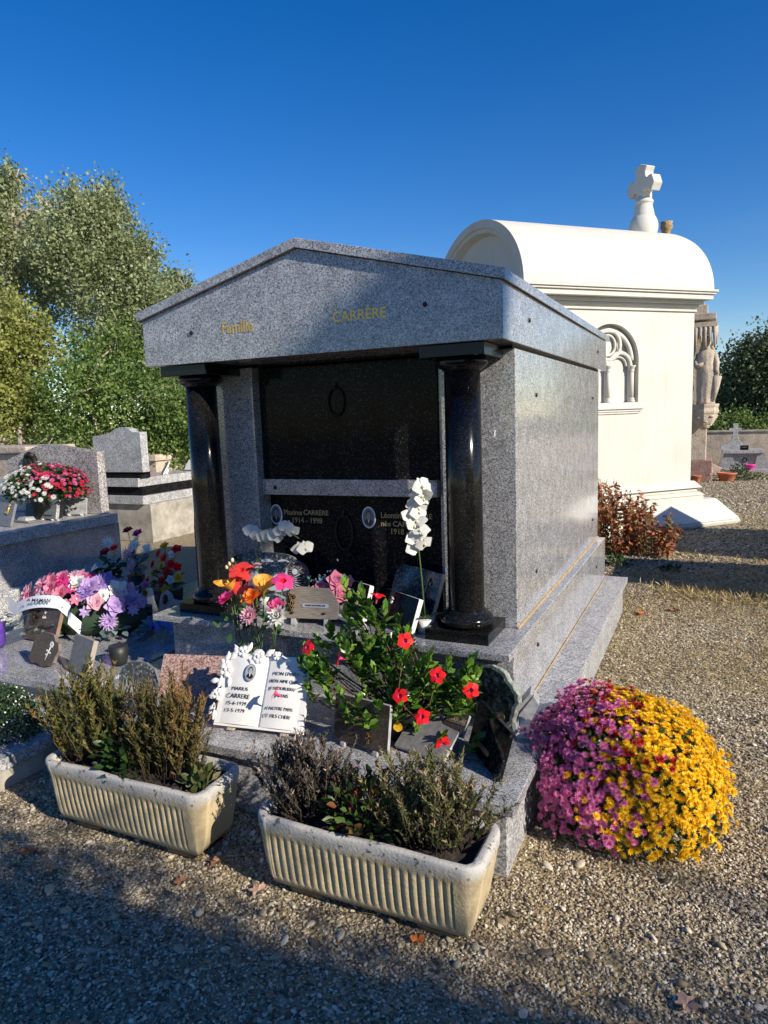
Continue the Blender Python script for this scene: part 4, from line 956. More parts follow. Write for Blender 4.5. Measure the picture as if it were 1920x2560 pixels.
# wreath with ribbon
wr = thing('wreath', 'cushion of pink and lilac artificial flowers with white ribbon, left of tomb', 'wreath', (-2.24, .47, .322), R(6), 0)
b = MB(); b.ball((0, .02, .10), (.50, .24, .16), 0, 28, 12); b.build('cushion', plain('floral_foam', (.03, .06, .03), .9), wr)
tm = {'rose': rose_t(1), 'daisy': daisy(1, ((18, 1, .1), (14, .75, .35), (10, .5, .7)), w=.13), 'lily': trumpet_t(1), 'small': daisy(1, ((7, 1, .1),), w=.3)}
WF = []
for i in range(74):
    a = i*2.39996; q = math.sqrt((i+.5)/74); x = .52*q*math.cos(a); y = -.02+.24*q*math.sin(a); z = .11+.27*math.sqrt(max(0, 1-q*q))
    WF.append((x, y-.02, z))
for i, (x, y, z) in enumerate(WF):
    kind_ = ('rose', 'daisy', 'small', 'lily', 'rose', 'small')[i % 6]
    if x < -.18: cm = [F_PINK, F_PALE, F_WHT][i % 3] if z > .22 else [F_LIL, F_VIO, F_PALE][i % 3]
    elif x < .15: cm = [F_PINK, F_PALE, F_WHT, F_MAG][i % 4]
    else: cm = [F_LIL, F_VIO, F_PALE, F_LIL, F_WHT][i % 5]
    s_ = {'rose': .072, 'daisy': .075, 'small': .048, 'lily': .062}[kind_]*rng.uniform(.85, 1.15)
    d = Vector((x*1.6, -.75+y, z*2.0+.1))
    t_ = MB().put(tm[kind_], Matrix.Scale(s_, 4)); MB().put(t_, aim((x, y, z), d, rng.uniform(0, 6))).build({'rose': 'rose', 'daisy': 'daisy', 'small': 'small_flower', 'lily': 'lily'}[kind_], [cm, cm if kind_ != 'small' else F_CREAM], wr)
P = [(-2.24+.56*math.cos(t)+.03*rng.normal(), .47-.05+.27*math.sin(t)+.03*rng.normal(), .40+.03*rng.normal()) for t in np.linspace(0, 6.28, 90)]
leaves('leaves', P, [((p[0]+2.24), (p[1]-.45)*1.5, .2*rng.normal()) for p in P], .075, LF_SILV, wr)
b = MB(); vs = []; k = 26
for i in range(k):
    t = i/(k-1); x = -.40+.62*t; y = -.22-.06*math.sin(t*3.1)-(.05 if t > .85 else 0); z = .225+.09*math.sin(t*2.7)-.28*max(0, t-.72)*1.6
    vs += [(x, y, z), (x+.02, y-.045, z-.075)]
b.add(vs, [(2*i, 2*i+1, 2*i+3, 2*i+2) for i in range(k-1)], 0, True)
b.add([(-.40, -.22, .225), (-.38, -.265, .15), (-.50, -.20, .16), (-.54, -.16, .26)], [(0, 1, 2, 3)]); b.build('ribbon', RIB, wr)
textmb([('A MAMAN', .02, 0, .034, 1.3, .0002)], Matrix.Translation((-.10, -.328, .287)) @ Matrix.Rotation(R(-32), 4, 'X') @ Matrix.Rotation(R(-2), 4, 'Y')).build('lettering', INK, wr)
q = plaque('memorial_plaque', 'brown stone plaque with bronze crucifix in front of the wreath', (-2.29, .10, .335), -2, 22, .33, .25, .03, BRN, plain('brown_edge', (.25, .16, .11), .6))
b = MB(); b.box(-.075, -.065, -.014, -.004, .10, .20); b.box(-.10, -.03, -.014, -.004, .155, .165); b.tube([(-.07, -.018, .12), (-.072, -.02, .15), (-.068, -.02, .17)], [.006, .009, .007]); b.tube([(-.10, -.017, .172), (-.07, -.018, .165), (-.04, -.017, .172)], .004); b.ball((-.07, -.02, .18), .009); b.build('crucifix', BRZD, q)
b = MB(); b.box(-.02, .09, -.004, 0, .085, .097); b.box(.0, .03, -.004, 0, .097, .105); b.build('bronze_bar', BRZD, q)
q = plaque('memorial_plaque', 'dark brown scalloped plaque with white etched rose, lowest on the left grave', (-1.83, -.245, .335), -7, 20, .27, .20, .022, BRN, plain('scallop_edge', (.20, .15, .13), .6),
           [(-.14, .02), (-.10, 0), (-.05, .01), (0, -.008), (.06, .006), (.11, .03), (.12, .07), (.14, .11), (.125, .15), (.09, .16), (.06, .195), (0, .20), (-.06, .20), (-.10, .17), (-.12, .17), (-.13, .10)])
b = MB(); b.tube([(.03, -.003, .035), (.045, -.003, .08), (.06, -.003, .12)], .003)
for i in range(8): t = i*.785; b.ball((.065+.012*math.cos(t), -.003, .135+.012*math.sin(t)), (.009, .002, .009), n=8, k=5)
for x, z in ((.03, .07), (.06, .085), (.03, .095)): b.ball((x, -.002, z), (.013, .002, .007), n=8, k=5)
b.build('etched_rose', ETCH, q)
q = plaque('memorial_plaque', 'plain dark plaque with pale lit edge, right-hand one on the left grave', (-1.50, -.27, .335), -17, 19, .24, .215, .03, SLA, plain('buff_edge', (.36, .31, .25), .6))
q = bunch('vase', 'small dark glass vase standing alone on the left grave slab', (-1.40, -.03, .321), [], 'dark', nl=0, cat='vase', vh=.12, vr=.055)
q = thing('candle', 'violet glass grave candle at the left edge beside plaques', 'candle', (-2.47, -.07, .321))
b = MB(); b.lathe([(.04, 0), (.055, .03), (.058, .12), (.045, .17), (.02, .19)], n=20); b.build('glass', VIO, q)
# grave posies in the shade
R1 = rose_t(.042); 
hd_ = []
for i in range(15):
    a = i*2.4; q_ = math.sqrt((i+.5)/15); cm = [F_RED, F_YEL, F_RED, F_RED, F_YEL, F_WHT][i % 6]
    hd_.append(('rose', MB().put(rose_t(.040), Matrix()), [cm, cm], .17*q_*math.cos(a), .08*q_*math.sin(a)-.03, .30+.16*math.sin(a)*q_, (q_*math.cos(a), -.9, .5)))
hd_ += [('rose', rose_t(.042), [F_YEL, F_YEL], 0, 0, .50, (0, -.6, .8)), ('rose', rose_t(.045), [F_RED, F_RED], .12, 0, .48, (.3, -.6, .8))]
bunch('bouquet', 'dark pot of red and yellow roses in the shade near left column', (-2.02, 1.10, .322), hd_, 'pot', nl=40, ls=.08, vh=.16, vr=.11)
hd_ = [('daisy', daisy(.06, ((14, 1, .15), (9, .6, .5)), w=.12), [F_PALE if i % 2 else F_WHT, F_CREAM], .12*rng.normal(), .05*rng.normal(), .28+.06*rng.normal(), (rng.normal()*.4, -.8, .7)) for i in range(7)]+[('rose', rose_t(.05), [F_BUR, F_BUR], -.05, 0, .42, (0, -.5, 1)), ('rose', rose_t(.05), [F_MAG, F_MAG], .06, 0, .40, (0, -.7, 1))]
bunch('bouquet', 'pale pointed daisies and dark roses in the shade, behind the rose pot', (-2.60, 1.35, .10), [(a, b_, c, x, y, z+.36, d) for a, b_, c, x, y, z, d in hd_], 'dark', nl=46, ls=.10, leafmat=LF_SILV, vh=.40, vr=.07)
hd_ = [('rose', rose_t(.05), [F_BUR, F_BUR], -.05, 0, .46, (0, -.6, .8)), ('rose', rose_t(.04), [F_RED, F_RED], .05, 0, .50, (0, -.6, .8)), ('lily', trumpet_t(.06), [F_WHT, F_CREAM], -.14, -.05, .32, (-.4, -.9, .3)), ('lily', trumpet_t(.055), [F_WHT, F_CREAM], -.05, -.07, .27, (0, -.9, .3))]
bunch('bouquet', 'tall dark vase of wine-red roses and pale lilies behind the pink wreath', (-2.42, .92, .322), hd_, 'dark', nl=40, ls=.09, leafmat=LF_D, vh=.22, vr=.06)
hd_ = [('rose', rose_t(.045), [F_PALE, F_PALE], -.05, -.03, .22, (0, -.9, .5)), ('rose', rose_t(.04), [F_YEL, F_YEL], .04, -.03, .20, (0, -.9, .5)), ('rose', rose_t(.04), [F_YEL, F_YEL], -.06, -.04, .15, (0, -.9, .5)), ('rose', rose_t(.04), [F_PINK, F_PINK], .02, 0, .26, (.3, -.7, .5))]
bunch('bouquet', 'small posy of yellow and pale pink roses right of the wreath', (-1.98, .80, .322), hd_, 'dark', nl=16, ls=.06, vh=.10, vr=.05)
q = thing('heart_plaque', 'small pale heart and book plaque below the red and yellow roses', 'memorial plaque', (-1.86, .93, .325), R(-8), R(15), 0)
q['group'] = 'memorial plaques left on the graves'
b = MB(); slab(b, [(-.14, 0), (.12, 0), (.14, .13), (.05, .12), (-.01, .125), (-.03, .16), (-.08, .185), (-.125, .17), (-.145, .13)], .025); b.build('stone', GRY, q, .003)
b = MB(); b.ball((-.08, -.004, .11), (.03, .006, .04)); b.build('bronze_motif', BRZD, q)
q = thing('ribbon_bow', 'blue gauze ribbon with pale leaves trailing off the left grave', 'ribbon', (-1.62, .50, .322))
b = MB()
for s_, a in ((.16, .2), (.14, 1.2), (.13, 2.6), (.12, -.6)):
    vs = []
    for i in range(9):
        t = i/8; vs += [(s_*t*math.cos(a), s_*t*math.sin(a)*.6, .05+.07*math.sin(t*3)), (s_*t*math.cos(a), s_*t*math.sin(a)*.6-.03, .02+.07*math.sin(t*3))]
    b.add(vs, [(2*i, 2*i+1, 2*i+3, 2*i+2) for i in range(8)], 0, True)
b.build('gauze', BLUER, q)
P = [(-1.62+.12*rng.normal(), .45+.08*rng.normal(), .36+.03*rng.normal()) for _ in range(20)]; leaves('leaves', P, [(rng.normal(), -1, .3*rng.normal()) for _ in P], .07, LF_SILV, q)
# green white-flecked bush at far left
bs = thing('leafy_bush', 'round green bush flecked with tiny white flowers at far left', 'bush', (-1.50, -.74, .165))
n = 2600; d = rdir(n); d[:, 2] = abs(d[:, 2]); P = np.array([-1.50, -.74, .17])+d*np.array([.20, .17, .26])*(rng.random(n)**.3)[:, None]
scatter('leaves', *LEAFS, frames(d+.8*rdir(n), rdir(n), rng.uniform(.012, .024, n)), P, rng.random(n), LF_MUM, bs)
n = 260; d = rdir(n); d[:, 2] = abs(d[:, 2]); P = np.array([-1.50, -.74, .17])+d*np.array([.205, .175, .265])
tag(scatter('tiny_flowers', *LEAFS, frames(rdir(n), d, rng.uniform(.008, .014, n)), P, rng.random(n), F_WHT, bs), kind='stuff')

# ------------------------------------------------------------------ high granite grave further left
G2 = thing('raised_grave', 'high pinkish-grey granite grave with pointed headstone, farther left', 'grave', (-4.6, 0, 0))
b = MB(); b.box(-5.6, -3.641, -2.0, 2.204, .06, 0.795); b.build('tomb_body', GR, G2, .004, local=False)
b = MB(); b.box(-5.7, -3.6, -2.1, 2.157, 0.797, 0.895); b.build('top_slab', GRL, G2, .005, local=False)
b = MB(); b.box(-5.8, -3.429, -2.2, 2.275, .0, .058); b.box(-5.72, -3.523, -2.1, 2.228, .0585, 0.412); b.build('lower_course', GRL, G2, .005, local=False)
b = MB(); b.prism([(-5.057, 0.897), (-3.712, 0.897), (-3.712, 1.529), (-4.408, 1.615), (-4.503, 1.615), (-4.774, 1.538), (-5.057, 1.45)], 2.057, 2.157)
hs2 = b.build('headstone', [GRP], G2, .003, local=False)
b = MB(); cx, cz, y0 = -4.656, 1.391, 2.057
b.ball((cx, y0-.005, cz+.0), (.10, .040, .13), 0, 20, 14); b.ball((cx+.0, y0-.028, cz-.005), (.064, .040, .088), 0, 18, 12)
b.ball((cx+.005, y0-.07, cz-.005), (.010, .014, .021), 0, 8, 6)
b.ball((cx-.024, y0-.062, cz+.018), (.014, .007, .006), 0, 8, 5); b.ball((cx+.028, y0-.062, cz+.018), (.014, .007, .006), 0, 8, 5); b.ball((cx+.003, y0-.064, cz-.042), (.016, .007, .006), 0, 8, 5)
for s in (-1, 1):
    b.tube([(cx+s*.059, y0-.02, cz+.10), (cx+s*.085, y0-.025, cz), (cx+s*.080, y0-.02, cz-.12), (cx+s*.10, y0-.015, cz-.22)], [.026, .028, .028, .035], 8)
b.tube([(cx-.059, y0-.022, cz+.10), (cx, y0-.03, cz+.127), (cx+.059, y0-.022, cz+.10)], .026, 8)
b.ball((cx, y0-.012, cz-.155), (.082, .024, .082), 0, 14, 8); b.build('carved_head', BRZD, hs2, local=False)
m2 = thing('chrysanthemum', 'potted ball of white, red and pink chrysanthemums on the high left grave', 'chrysanthemum', (-4.042, 1.708, 0.898))
def mcol2(p, nn):
    t = .63*(p.x-(-4.042))+.78*(p.y-1.708)+.08*rng.normal()+.10*nn.z
    if t < -.02: return 0 if rng.random() < .95 else 1
    if nn.z > .5 and rng.random() < .65: return 2
    return 1 if rng.random() < .9 else (2 if rng.random() < .6 else 0)
mum(m2, (-4.042, 1.708, 1.179), (.42, .33, .25), mcol2, 420, .027, [[F_WHT, F_CREAM], [fm('crimson_petals', (.60, .03, .10)), F_MUMO], [fm('rose_petals', (.70, .14, .35)), F_MUMO]], 1.084, 3400)
b = MB(); b.lathe([(.12, 0.9), (.16, 1.096), (.17, 1.102)], (-4.042, 1.708, 0), 24); b.build('pot', DPOT, m2, local=False)
q = plaque('memorial_plaque', 'square grey plaque with carved rose below the white and red chrysanthemums', (-3.913, 1.579, 0.912), -4, 12, .24, .19, .035, SLA, GRL, foot=.012, footm=WHM); rose_motif(q, 0, .125, .04, BRZD, 4)
b = MB(); b.box(-.06, .06, -.004, 0, .03, .04); b.build('bar', BRZD, q)
q = plaque('memorial_plaque', 'veined blue-grey plaque under the right side of white and red chrysanthemums', (-3.901, 1.897, 0.912), 16, 12, .23, .165, .024, GRY, GRY, foot=.012, footm=WHM)
q = plaque('memorial_plaque', 'brown plaque half hidden behind the carved rose plaque', (-4.231, 1.697, 0.91), 4, 14, .28, .14, .035, BRN, BRN, foot=.01, footm=WHM)
q = plaque('memorial_plaque', 'dark plaque with gilt bird at the far left edge of the photo', (-4.042, 1.189, 0.9), -9, 18, .29, .22, .024, SLA, SLA)
b = MB(); b.ball((.07, -.009, .15), (.014, .007, .041)); b.ball((.08, -.010, .195), (.012, .007, .014)); b.ball((.041, -.007, .13), (.035, .005, .014)); b.build('gilt_bird', GOLD, q)
q = thing('marble_book', 'small flat grey stone block between plaques on high left grave', 'stone block', (-4.066, 1.472, 0.898), R(-6))
b = MB(); b.box(-.13, .13, -.07, .07, 0.001, .014); b.build('base', SLA, q, .002)
b = MB(); b.frust((-.08, .07, -.053, .053), (-.06, .047, -.041, .041), .0145, .047); b.build('block', GRY, q, .002)

# stepped grave behind
G3 = thing('stepped_grave', 'pale stepped granite tomb with curved headstone on stained concrete box', 'grave', (-6.5, 6, 0))
b = MB(); b.box(-8.0, -5.769, 4.882, 8.4, 0, 0.587); b.build('concrete_box', CONC, G3, .008, local=False)
b = MB(); b.box(-8.1, -5.858, 4.826, 8.5, 0.589, 0.716); b.build('lower_course', GRL, G3, .005, local=False)
b = MB(); b.box(-8.0, -5.926, 4.893, 8.4, 0.717, 0.851); b.build('dark_band', BK, G3, .004, local=False)
b = MB(); b.box(-8.12, -5.937, 4.837, 8.5, 0.852, 0.983); b.build('top_slab', GRL, G3, .005, local=False)
b = MB(); b.box(-7.6, -5.903, 4.87, 5.072, 0.984, 1.075); b.build('plinth', BK, G3, .004, local=False)
b = MB(); b.prism([(-6.81, 1.076), (-5.836, 1.076), (-5.836, 1.679), (-5.982, 1.679), (-6.049, 1.73), (-6.127, 1.754), (-6.228, 1.754), (-6.34, 1.73), (-6.43, 1.679), (-6.564, 1.651), (-6.81, 1.629)], 4.848, 4.994)
b.build('headstone', GRL, G3, .004, local=False)
q = plaque('memorial_plaque', 'pale marble plaque leaning on props on the stepped tomb', (-6.093, 5.52, 0.993), -40, 30, .25, .22, .02, WHM, WHM)
q = plaque('memorial_plaque', 'white book-shaped plaque at the far right of the stepped tomb', (-6.093, 6.192, 1.003), -10, 35, .30, .20, .04, WHM, WHM)
q = plaque('memorial_plaque', 'small pink triangular plaque on the stepped tomb right of headstone', (-6.113, 5.218, 0.993), -60, 20, .16, .15, .02, PNK, PNK, [(-.08, 0), (.08, 0), (-.02, .15)])
# old stones further back
q = thing('old_tomb', 'weathered old stone tomb block at the left edge behind chrysanthemums', 'tomb', (-5.7, 2.8, 0))
b = MB(); b.box(-6.6, -5.30, 2.5, 3.1, 0, 1.50); b.build('block', OLDS, q, .02, local=False)
b = MB(); b.box(-6.7, -5.24, 2.45, 3.15, 1.50, 1.58); b.build('cap', OLDS, q, .015, local=False)
b = MB(); b.box(-6.5, -5.5, 2.43, 2.5, .5, 1.22); b.build('recess_panel', GRY, q, .004, local=False)
q = thing('stone_cross', 'small pale stone cross behind the two left headstones', 'cross', (-8.12, 6.0, 0))
b = MB(); b.box(-.07, .07, -.05, .05, .3, 1.66); b.box(-.19, .19, -.05, .05, 1.42, 1.53); b.build('cross_shaft', OLDS2, q, .008)
b = MB(); b.frust((-.3, .3, -.25, .25), (-.2, .2, -.18, .18), 0, .3); b.build('base', OLDS2, q, .01)
q = thing('stone_chest', 'low buff stone tomb with flat cap behind the curved headstone', 'tomb', (-6.85, 6.0, 0))
b = MB(); b.box(-.45, .2, 0, 1.2, 0, 1.17); b.build('chest', OLDS2, q, .01)
b = MB(); b.frust((-.5, .24, -.05, 1.25), (-.45, .2, 0, 1.2), 1.17, 1.27); b.build('cap', OLDS2, q, .008)

# ------------------------------------------------------------------ cream chapel
CH = thing('funeral_chapel', 'cream rendered chapel with barrel roof, cross and blind gothic window', 'chapel', (1.55, 8.34, 0), R(46.5))
WX0, WX1, D2 = -3.0, .07, 2.1
wx, hw, zs, zt = -1.42, .48, 1.86, 2.45
b = MB()
b.box(WX0, WX1, .13, D2, .45, 3.20)
b.box(WX0, wx-hw, 0, .129, .45, 3.20); b.box(wx+hw, WX1, 0, .129, .45, 3.20); b.box(wx-hw, wx+hw, 0, .129, .45, zs)
arch = [(wx+hw*math.cos(t), zt+hw*1.04*math.sin(t)) for t in np.linspace(0, math.pi, 33)]
for i in range(32):
    (x0, z0), (x1, z1) = arch[i], arch[i+1]
    b.add([(x0, 0, z0), (x0, 0, 3.2), (x1, 0, 3.2), (x1, 0, z1), (x0, .129, z0), (x1, .129, z1)], [(3, 2, 1, 0), (0, 4, 5, 3)])
b.build('wall', CRM, CH)
def ringtube(cx, cz, r_, a0, a1, rad, y=.07, sx=1.0, n=24, close=False, m=0):
    tr_.tube([(cx+r_*sx*math.cos(t), y, cz+r_*math.sin(t)) for t in np.linspace(a0, a1, n, endpoint=not close)], rad, 8, m, close)
tr_ = MB()
ringtube(wx, zt, .41, 0, math.pi, .035, .075); ringtube(wx, 2.665, .205, 0, 2*math.pi, .030, .07, close=True); ringtube(wx, 2.665, .145, 0, 2*math.pi, .020, .10, close=True)
for s in (-1, 1):
    ringtube(wx+s*.21, 2.37, .185, 0, math.pi, .032, .075); ringtube(wx+s*.21, 2.37, .135, 0, math.pi, .02, .105)
for x in (wx-.41, wx, wx+.41):
    tr_.tube([(x, .06, 1.90), (x, .06, 2.30)], .030, 12); tr_.lathe([(.032, 2.29), (.04, 2.30), (.032, 2.305), (.04, 2.34), (.058, 2.365), (.06, 2.38), (.05, 2.38)], (x, .06, 0), 14)
    tr_.lathe([(.05, 1.861), (.052, 1.88), (.04, 1.90), (.044, 1.915), (.034, 1.925)], (x, .06, 0), 14)
    tr_.box(x-.028, x+.028, .085, .128, 1.862, 2.40)
tr_.box(wx-.012, wx+.012, .05, .128, 2.40, 2.46)
tr_.build('blind_tracery', CRM, CH)
b = MB(); b.box(wx-.56, wx+.56, -.06, .0, 1.765, 1.80); b.box(wx-.53, wx+.53, -.035, -.0, 1.73, 1.765); b.box(wx-.49, wx+.49, -.02, 0, 1.70, 1.73); b.build('sill', CRM, CH, .006)
b = MB()
for (z0, z1, o) in ((3.135, 3.165, .03), (3.200, 3.235, .05), (3.236, 3.285, .10), (3.286, 3.355, .20), (3.356, 3.385, .23), (3.386, 3.418, .255)):
    b.box(WX0-o*.4, WX1+o*.75, -o, D2+o, z0, z1)
b.build('cornice', CRM, CH, .006)
# barrel vault (local y = -n): centre y=1.05, half width 1.3, rise 1.03
b = MB(); vs = []; fs = []; n = 40
secs = [(-3.0, 1.0), (-2.9, 1.0), (.12, 1.0), (.19, .985), (.235, .955), (.25, .90)]
for x, k in secs:
    for i in range(n+1): t = math.pi*i/n; vs.append((x, 1.05-1.30*(.97+.03*k if False else 1)*math.cos(t)*(k if k < 1 else 1)*1.0, 3.42+1.03*(math.sin(t))*(k)))
for j in range(len(secs)-1):
    for i in range(n): q = j*(n+1)+i; fs.append((q, q+n+1, q+n+2, q+1))
fs.append(tuple((len(secs)-1)*(n+1)+i for i in range(n+1)))
b.add(vs, fs, 0, True)
# recessed tympanum at the near-left end
def arcr(x, k): return [(x, 1.05-1.30*k*math.cos(math.pi*i/n), 3.42+1.03*k*math.sin(math.pi*i/n)) for i in range(n+1)]
rings = [arcr(-3.0, 1), arcr(-3.0, .90), arcr(-2.97, .885), arcr(-2.97, .84), arcr(-2.86, .80), arcr(-2.86, .0)]
vs = [v for r_ in rings for v in r_]; fs = []
for j in range(len(rings)-1):
    for i in range(n): q = j*(n+1)+i; fs.append((q, q+1, q+n+2, q+n+1))
b.add(vs, fs, 0, False); b.add([(-3.0, -.25, 3.42), (.25, -.25, 3.42), (.25, 2.35, 3.42), (-3.0, 2.35, 3.42)], [(0, 1, 2, 3)])
b.build('barrel_roof', CRM, CH)
b = MB()
b.frust((WX0-.1, WX1+.13, -.12, D2+.1), (WX0-.02, WX1+.06, -.03, D2), .56, .66); b.frust((WX0-.1, WX1+.07, -.07, D2+.1), (WX0-.1, WX1+.07, -.065, D2+.1), .50, .56)
b.frust((WX0-.1, WX1+.16, -.15, D2+.1), (WX0-.1, WX1+.10, -.08, D2+.1), .45, .50); b.box(WX0-.1, WX1+.14, -.13, D2+.1, .34, .45)
b.build('plinth', CRM, CH, .012, seg=3)
b = MB(); b.frust((WX0-.3, WX1+.60, -.42, D2+.3), (WX0-.2, WX1+.36, -.16, D2+.2), .08, .39); b.frust((WX0-.3, WX1+.57, -.39, D2+.3), (WX0-.3, WX1+.60, -.42, D2+.3), 0, .08); b.build('flared_foot', CRM, CH, .03, seg=4)
# roof cross : outline in (y_local, z), thickness along x
cxl, cyl = -.02, .98
b = MB(); b.ball((cxl, cyl, 4.56), (.215, .215, .24), 0, 28, 18)
b.lathe([(.165, 4.70), (.15, 4.77), (.13, 4.86), (.12, 4.90), (.14, 4.915), (.14, 4.945), (.11, 4.98), (.09, 5.02)], (cxl, cyl, 0), 24)
half = [(.085, 4.98), (.08, 5.07), (.11, 5.10), (.15, 5.085), (.235, 5.04), (.30, 5.15), (.245, 5.28), (.19, 5.28), (.135, 5.26), (.11, 5.30), (.105, 5.36), (.14, 5.43), (0, 5.49)]
full = [(x, z) for x, z in half]+[(-x, z) for x, z in reversed(half[:-1])]
b.prism([(cyl+x, z) for x, z in full], cxl-.085, cxl+.085, 'x')
b.build('roof_cross', CRM, CH, .012)

# ------------------------------------------------------------------ statue monument behind the chapel
MN = thing('stone_monument', 'weathered carved stone monument with canopy and corbel behind the chapel', 'monument', (1.35, 15.1, 0))
b = MB(); b.box(.5, 1.76, 14.95, 16.2, .50, 3.75); b.build('pier', OLDS2, MN, .015, local=False)
b = MB(); b.box(.3, 1.90, 14.85, 16.3, 0, .50); b.build('base', oldstone('red_stone', (.16, .08, .07), (.30, .18, .15), 5), MN, .02, local=False)
b = MB(); b.box(.4, 1.90, 14.7, 16.3, 3.70, 3.84); b.box(.5, 1.72, 14.85, 16.2, 3.84, 4.05); b.frust((.55, 1.66, 14.9, 16.1), (.7, .86, 15.3, 15.5), 4.05, 5.6); b.build('entablature', OLDS, MN, .015, local=False)
b = MB(); b.lathe([(.10, 5.58), (.13, 5.62), (.05, 5.70), (.06, 5.80), (.11, 5.90), (.145, 5.98), (.12, 6.05), (.14, 6.09), (.10, 6.07)], (.78, 15.4, 0), 18)
for i in range(40): a = rng.uniform(0, 6.28); z = rng.uniform(5.7, 6.07); r_ = .05+.25*max(0, z-5.75); b.ball((.78+min(r_, .14)*math.cos(a), 15.4+min(r_, .14)*math.sin(a), z), rng.uniform(.018, .035), 0, 6, 4)
b.build('finial', CHUNK, MN, local=False)
b = MB(); b.box(1.25, 1.92, 14.45, 15.0, 3.52, 3.62)
for i in range(7):
    x = 1.30+.095*i; b.tube([(x, 14.5, 3.55), (x, 14.48, 3.38), (x+.01, 14.46, 3.2 if i % 2 else 3.05)], [.05, .04, .022], 7)
    if i < 6: b.ball((x+.047, 14.49, 3.44), (.03, .03, .06), 0, 8, 6)
for i in range(4): y = 14.55+.12*i; b.tube([(1.90, y, 3.55), (1.905, y, 3.35), (1.91, y, 3.15)], [.045, .04, .02], 7)
b.build('canopy', OLDS2, MN, local=False)
b = MB(); b.lathe([(.02, 1.22), (.12, 1.27), (.20, 1.36), (.25, 1.46), (.28, 1.58), (.30, 1.60), (.31, 1.64), (.29, 1.72), (.31, 1.78), (.31, 1.81)], (1.70, 14.72, 0), 8, sm=False)
for i in range(26): a = rng.uniform(0, 6.28); z = rng.uniform(1.28, 1.56); r_ = .06+.6*(z-1.24); b.ball((1.70+r_*math.cos(a), 14.72+r_*math.sin(a), z), (.07, .07, .035), 0, 8, 5)
b.build('corbel', OLDS2, MN, local=False)
# statue: one continuous robed figure swept from elliptical sections
ST = thing('statue', 'pale stone robed figure standing on the carved corbel behind the chapel', 'statue', (1.72, 14.70, 1.81))
b = MB(); vs = []; fs = []
sec = [(0, .19, .16, 0, 0), (.05, .185, .155, 0, 0), (.15, .18, .145, 0, 0), (.30, .19, .14, .0, 0), (.45, .205, .14, .02, 0), (.58, .22, .145, .03, 0), (.70, .21, .14, .02, 0), (.80, .195, .13, 0, 0), (.90, .18, .125, -.01, 0), (1.0, .185, .13, -.01, 0), (1.08, .195, .13, -.01, 0), (1.15, .185, .12, -.01, 0), (1.20, .14, .10, 0, 0), (1.24, .075, .075, 0, 0), (1.27, .06, .065, 0, -.01),
       (1.30, .065, .075, 0, -.02), (1.34, .080, .092, 0, -.02), (1.39, .092, .10, 0, -.02), (1.44, .094, .10, 0, -.01), (1.49, .084, .09, 0, -.01), (1.53, .055, .06, 0, 0), (1.545, .01, .01, 0, 0)]
n = 40
for z, rx_, ry_, dx, dy in sec:
    for i in range(n):
        a = 2*math.pi*i/n; f = 1
        if z < 1.0: f += .055*math.cos(9*a+2.2*z)*(1-z*.6)+.03*math.cos(17*a)
        elif z < 1.2: f += .03*math.cos(11*a+4*z)
        front = max(0, math.cos(a+math.pi/2))**8
        if 1.34 < z < 1.42: f += .10*front*(1-abs(z-1.375)/.06)
        if 1.425 < z < 1.46: f -= .05*front
        vs.append((dx+rx_*f*math.cos(a), dy+ry_*f*math.sin(a), z))
for k in range(len(sec)-1):
    for i in range(n): j = (i+1) % n; fs.append((k*n+i, k*n+j, (k+1)*n+j, (k+1)*n+i))
fs.append(tuple(range(n-1, -1, -1)))
b.add(vs, fs, 0, True)
b.tube([(-.17, 0, 1.12), (-.235, -.03, .95), (-.20, -.12, .84), (-.06, -.17, .90)], [.06, .065, .055, .035], 10); b.tube([(.16, 0, 1.12), (.215, -.03, .92), (.21, -.08, .76), (.24, -.10, .66)], [.06, .062, .05, .04], 10)
for k in range(5): b.tube([(-.06+.01*k, -.17, .90+.012*k-.02), (-.02+.004*k, -.185, .905+.012*k-.02), (.012, -.18, .90+.011*k-.02)], [.009, .008, .006], 6)
for k in range(5): b.tube([(.225+.008*k, -.115, .66), (.225+.010*k, -.125, .62-.004*abs(k-2)), (.225+.010*k, -.115, .59)], [.009, .008, .006], 6)
b.build('figure', OLDS2, ST)
b = MB(); b.ball((0, .015, 1.44), (.108, .105, .115), 0, 20, 14); b.tube([(-.085, -.0, 1.40), (-.10, .02, 1.30), (-.13, .02, 1.20)], [.03, .035, .04], 8); b.tube([(.085, -.0, 1.40), (.10, .02, 1.30), (.13, .02, 1.20)], [.03, .035, .04], 8); b.build('veil', OLDS2, ST)
b = MB(); b.tube([(.23, -.05, .62), (.20, -.06, .35), (.15, -.08, .06)], [.10, .075, .05], 10); b.build('drapery', OLDS2, ST)

# ------------------------------------------------------------------ far right grave, pots, wall
W3 = thing('cemetery_wall', 'low buff cemetery wall behind the distant grey grave', 'wall', (6, 19.2, 0))
b = MB(); b.box(-4.6, 12, 0, .25, 0, 1.0); b.build('wall', OLDS, W3, .01)
b = MB(); b.box(-4.65, 12, -.04, .29, 1.0, 1.05); b.build('coping', CONC, W3, .008)
G5 = thing('grey_grave', 'distant grey granite grave with cross, beside terracotta bowl', 'grave', (2.6, 17.5, 0))
b = MB(); b.box(-.75, 1.6, -.2, 1.3, 0, .10); b.build('step', GRL, G5, .006)
b = MB(); b.prism([(-.55, .10), (-.42, .50), (-.22, .50), (-.16, .10)], 0, 1.1); b.prism([(.30, .10), (.36, .50), (.54, .50), (.66, .10)], 0, 1.1); b.box(-.22, .38, .06, 1.1, .10, .50); b.build('tomb_body', GR, G5, .004)
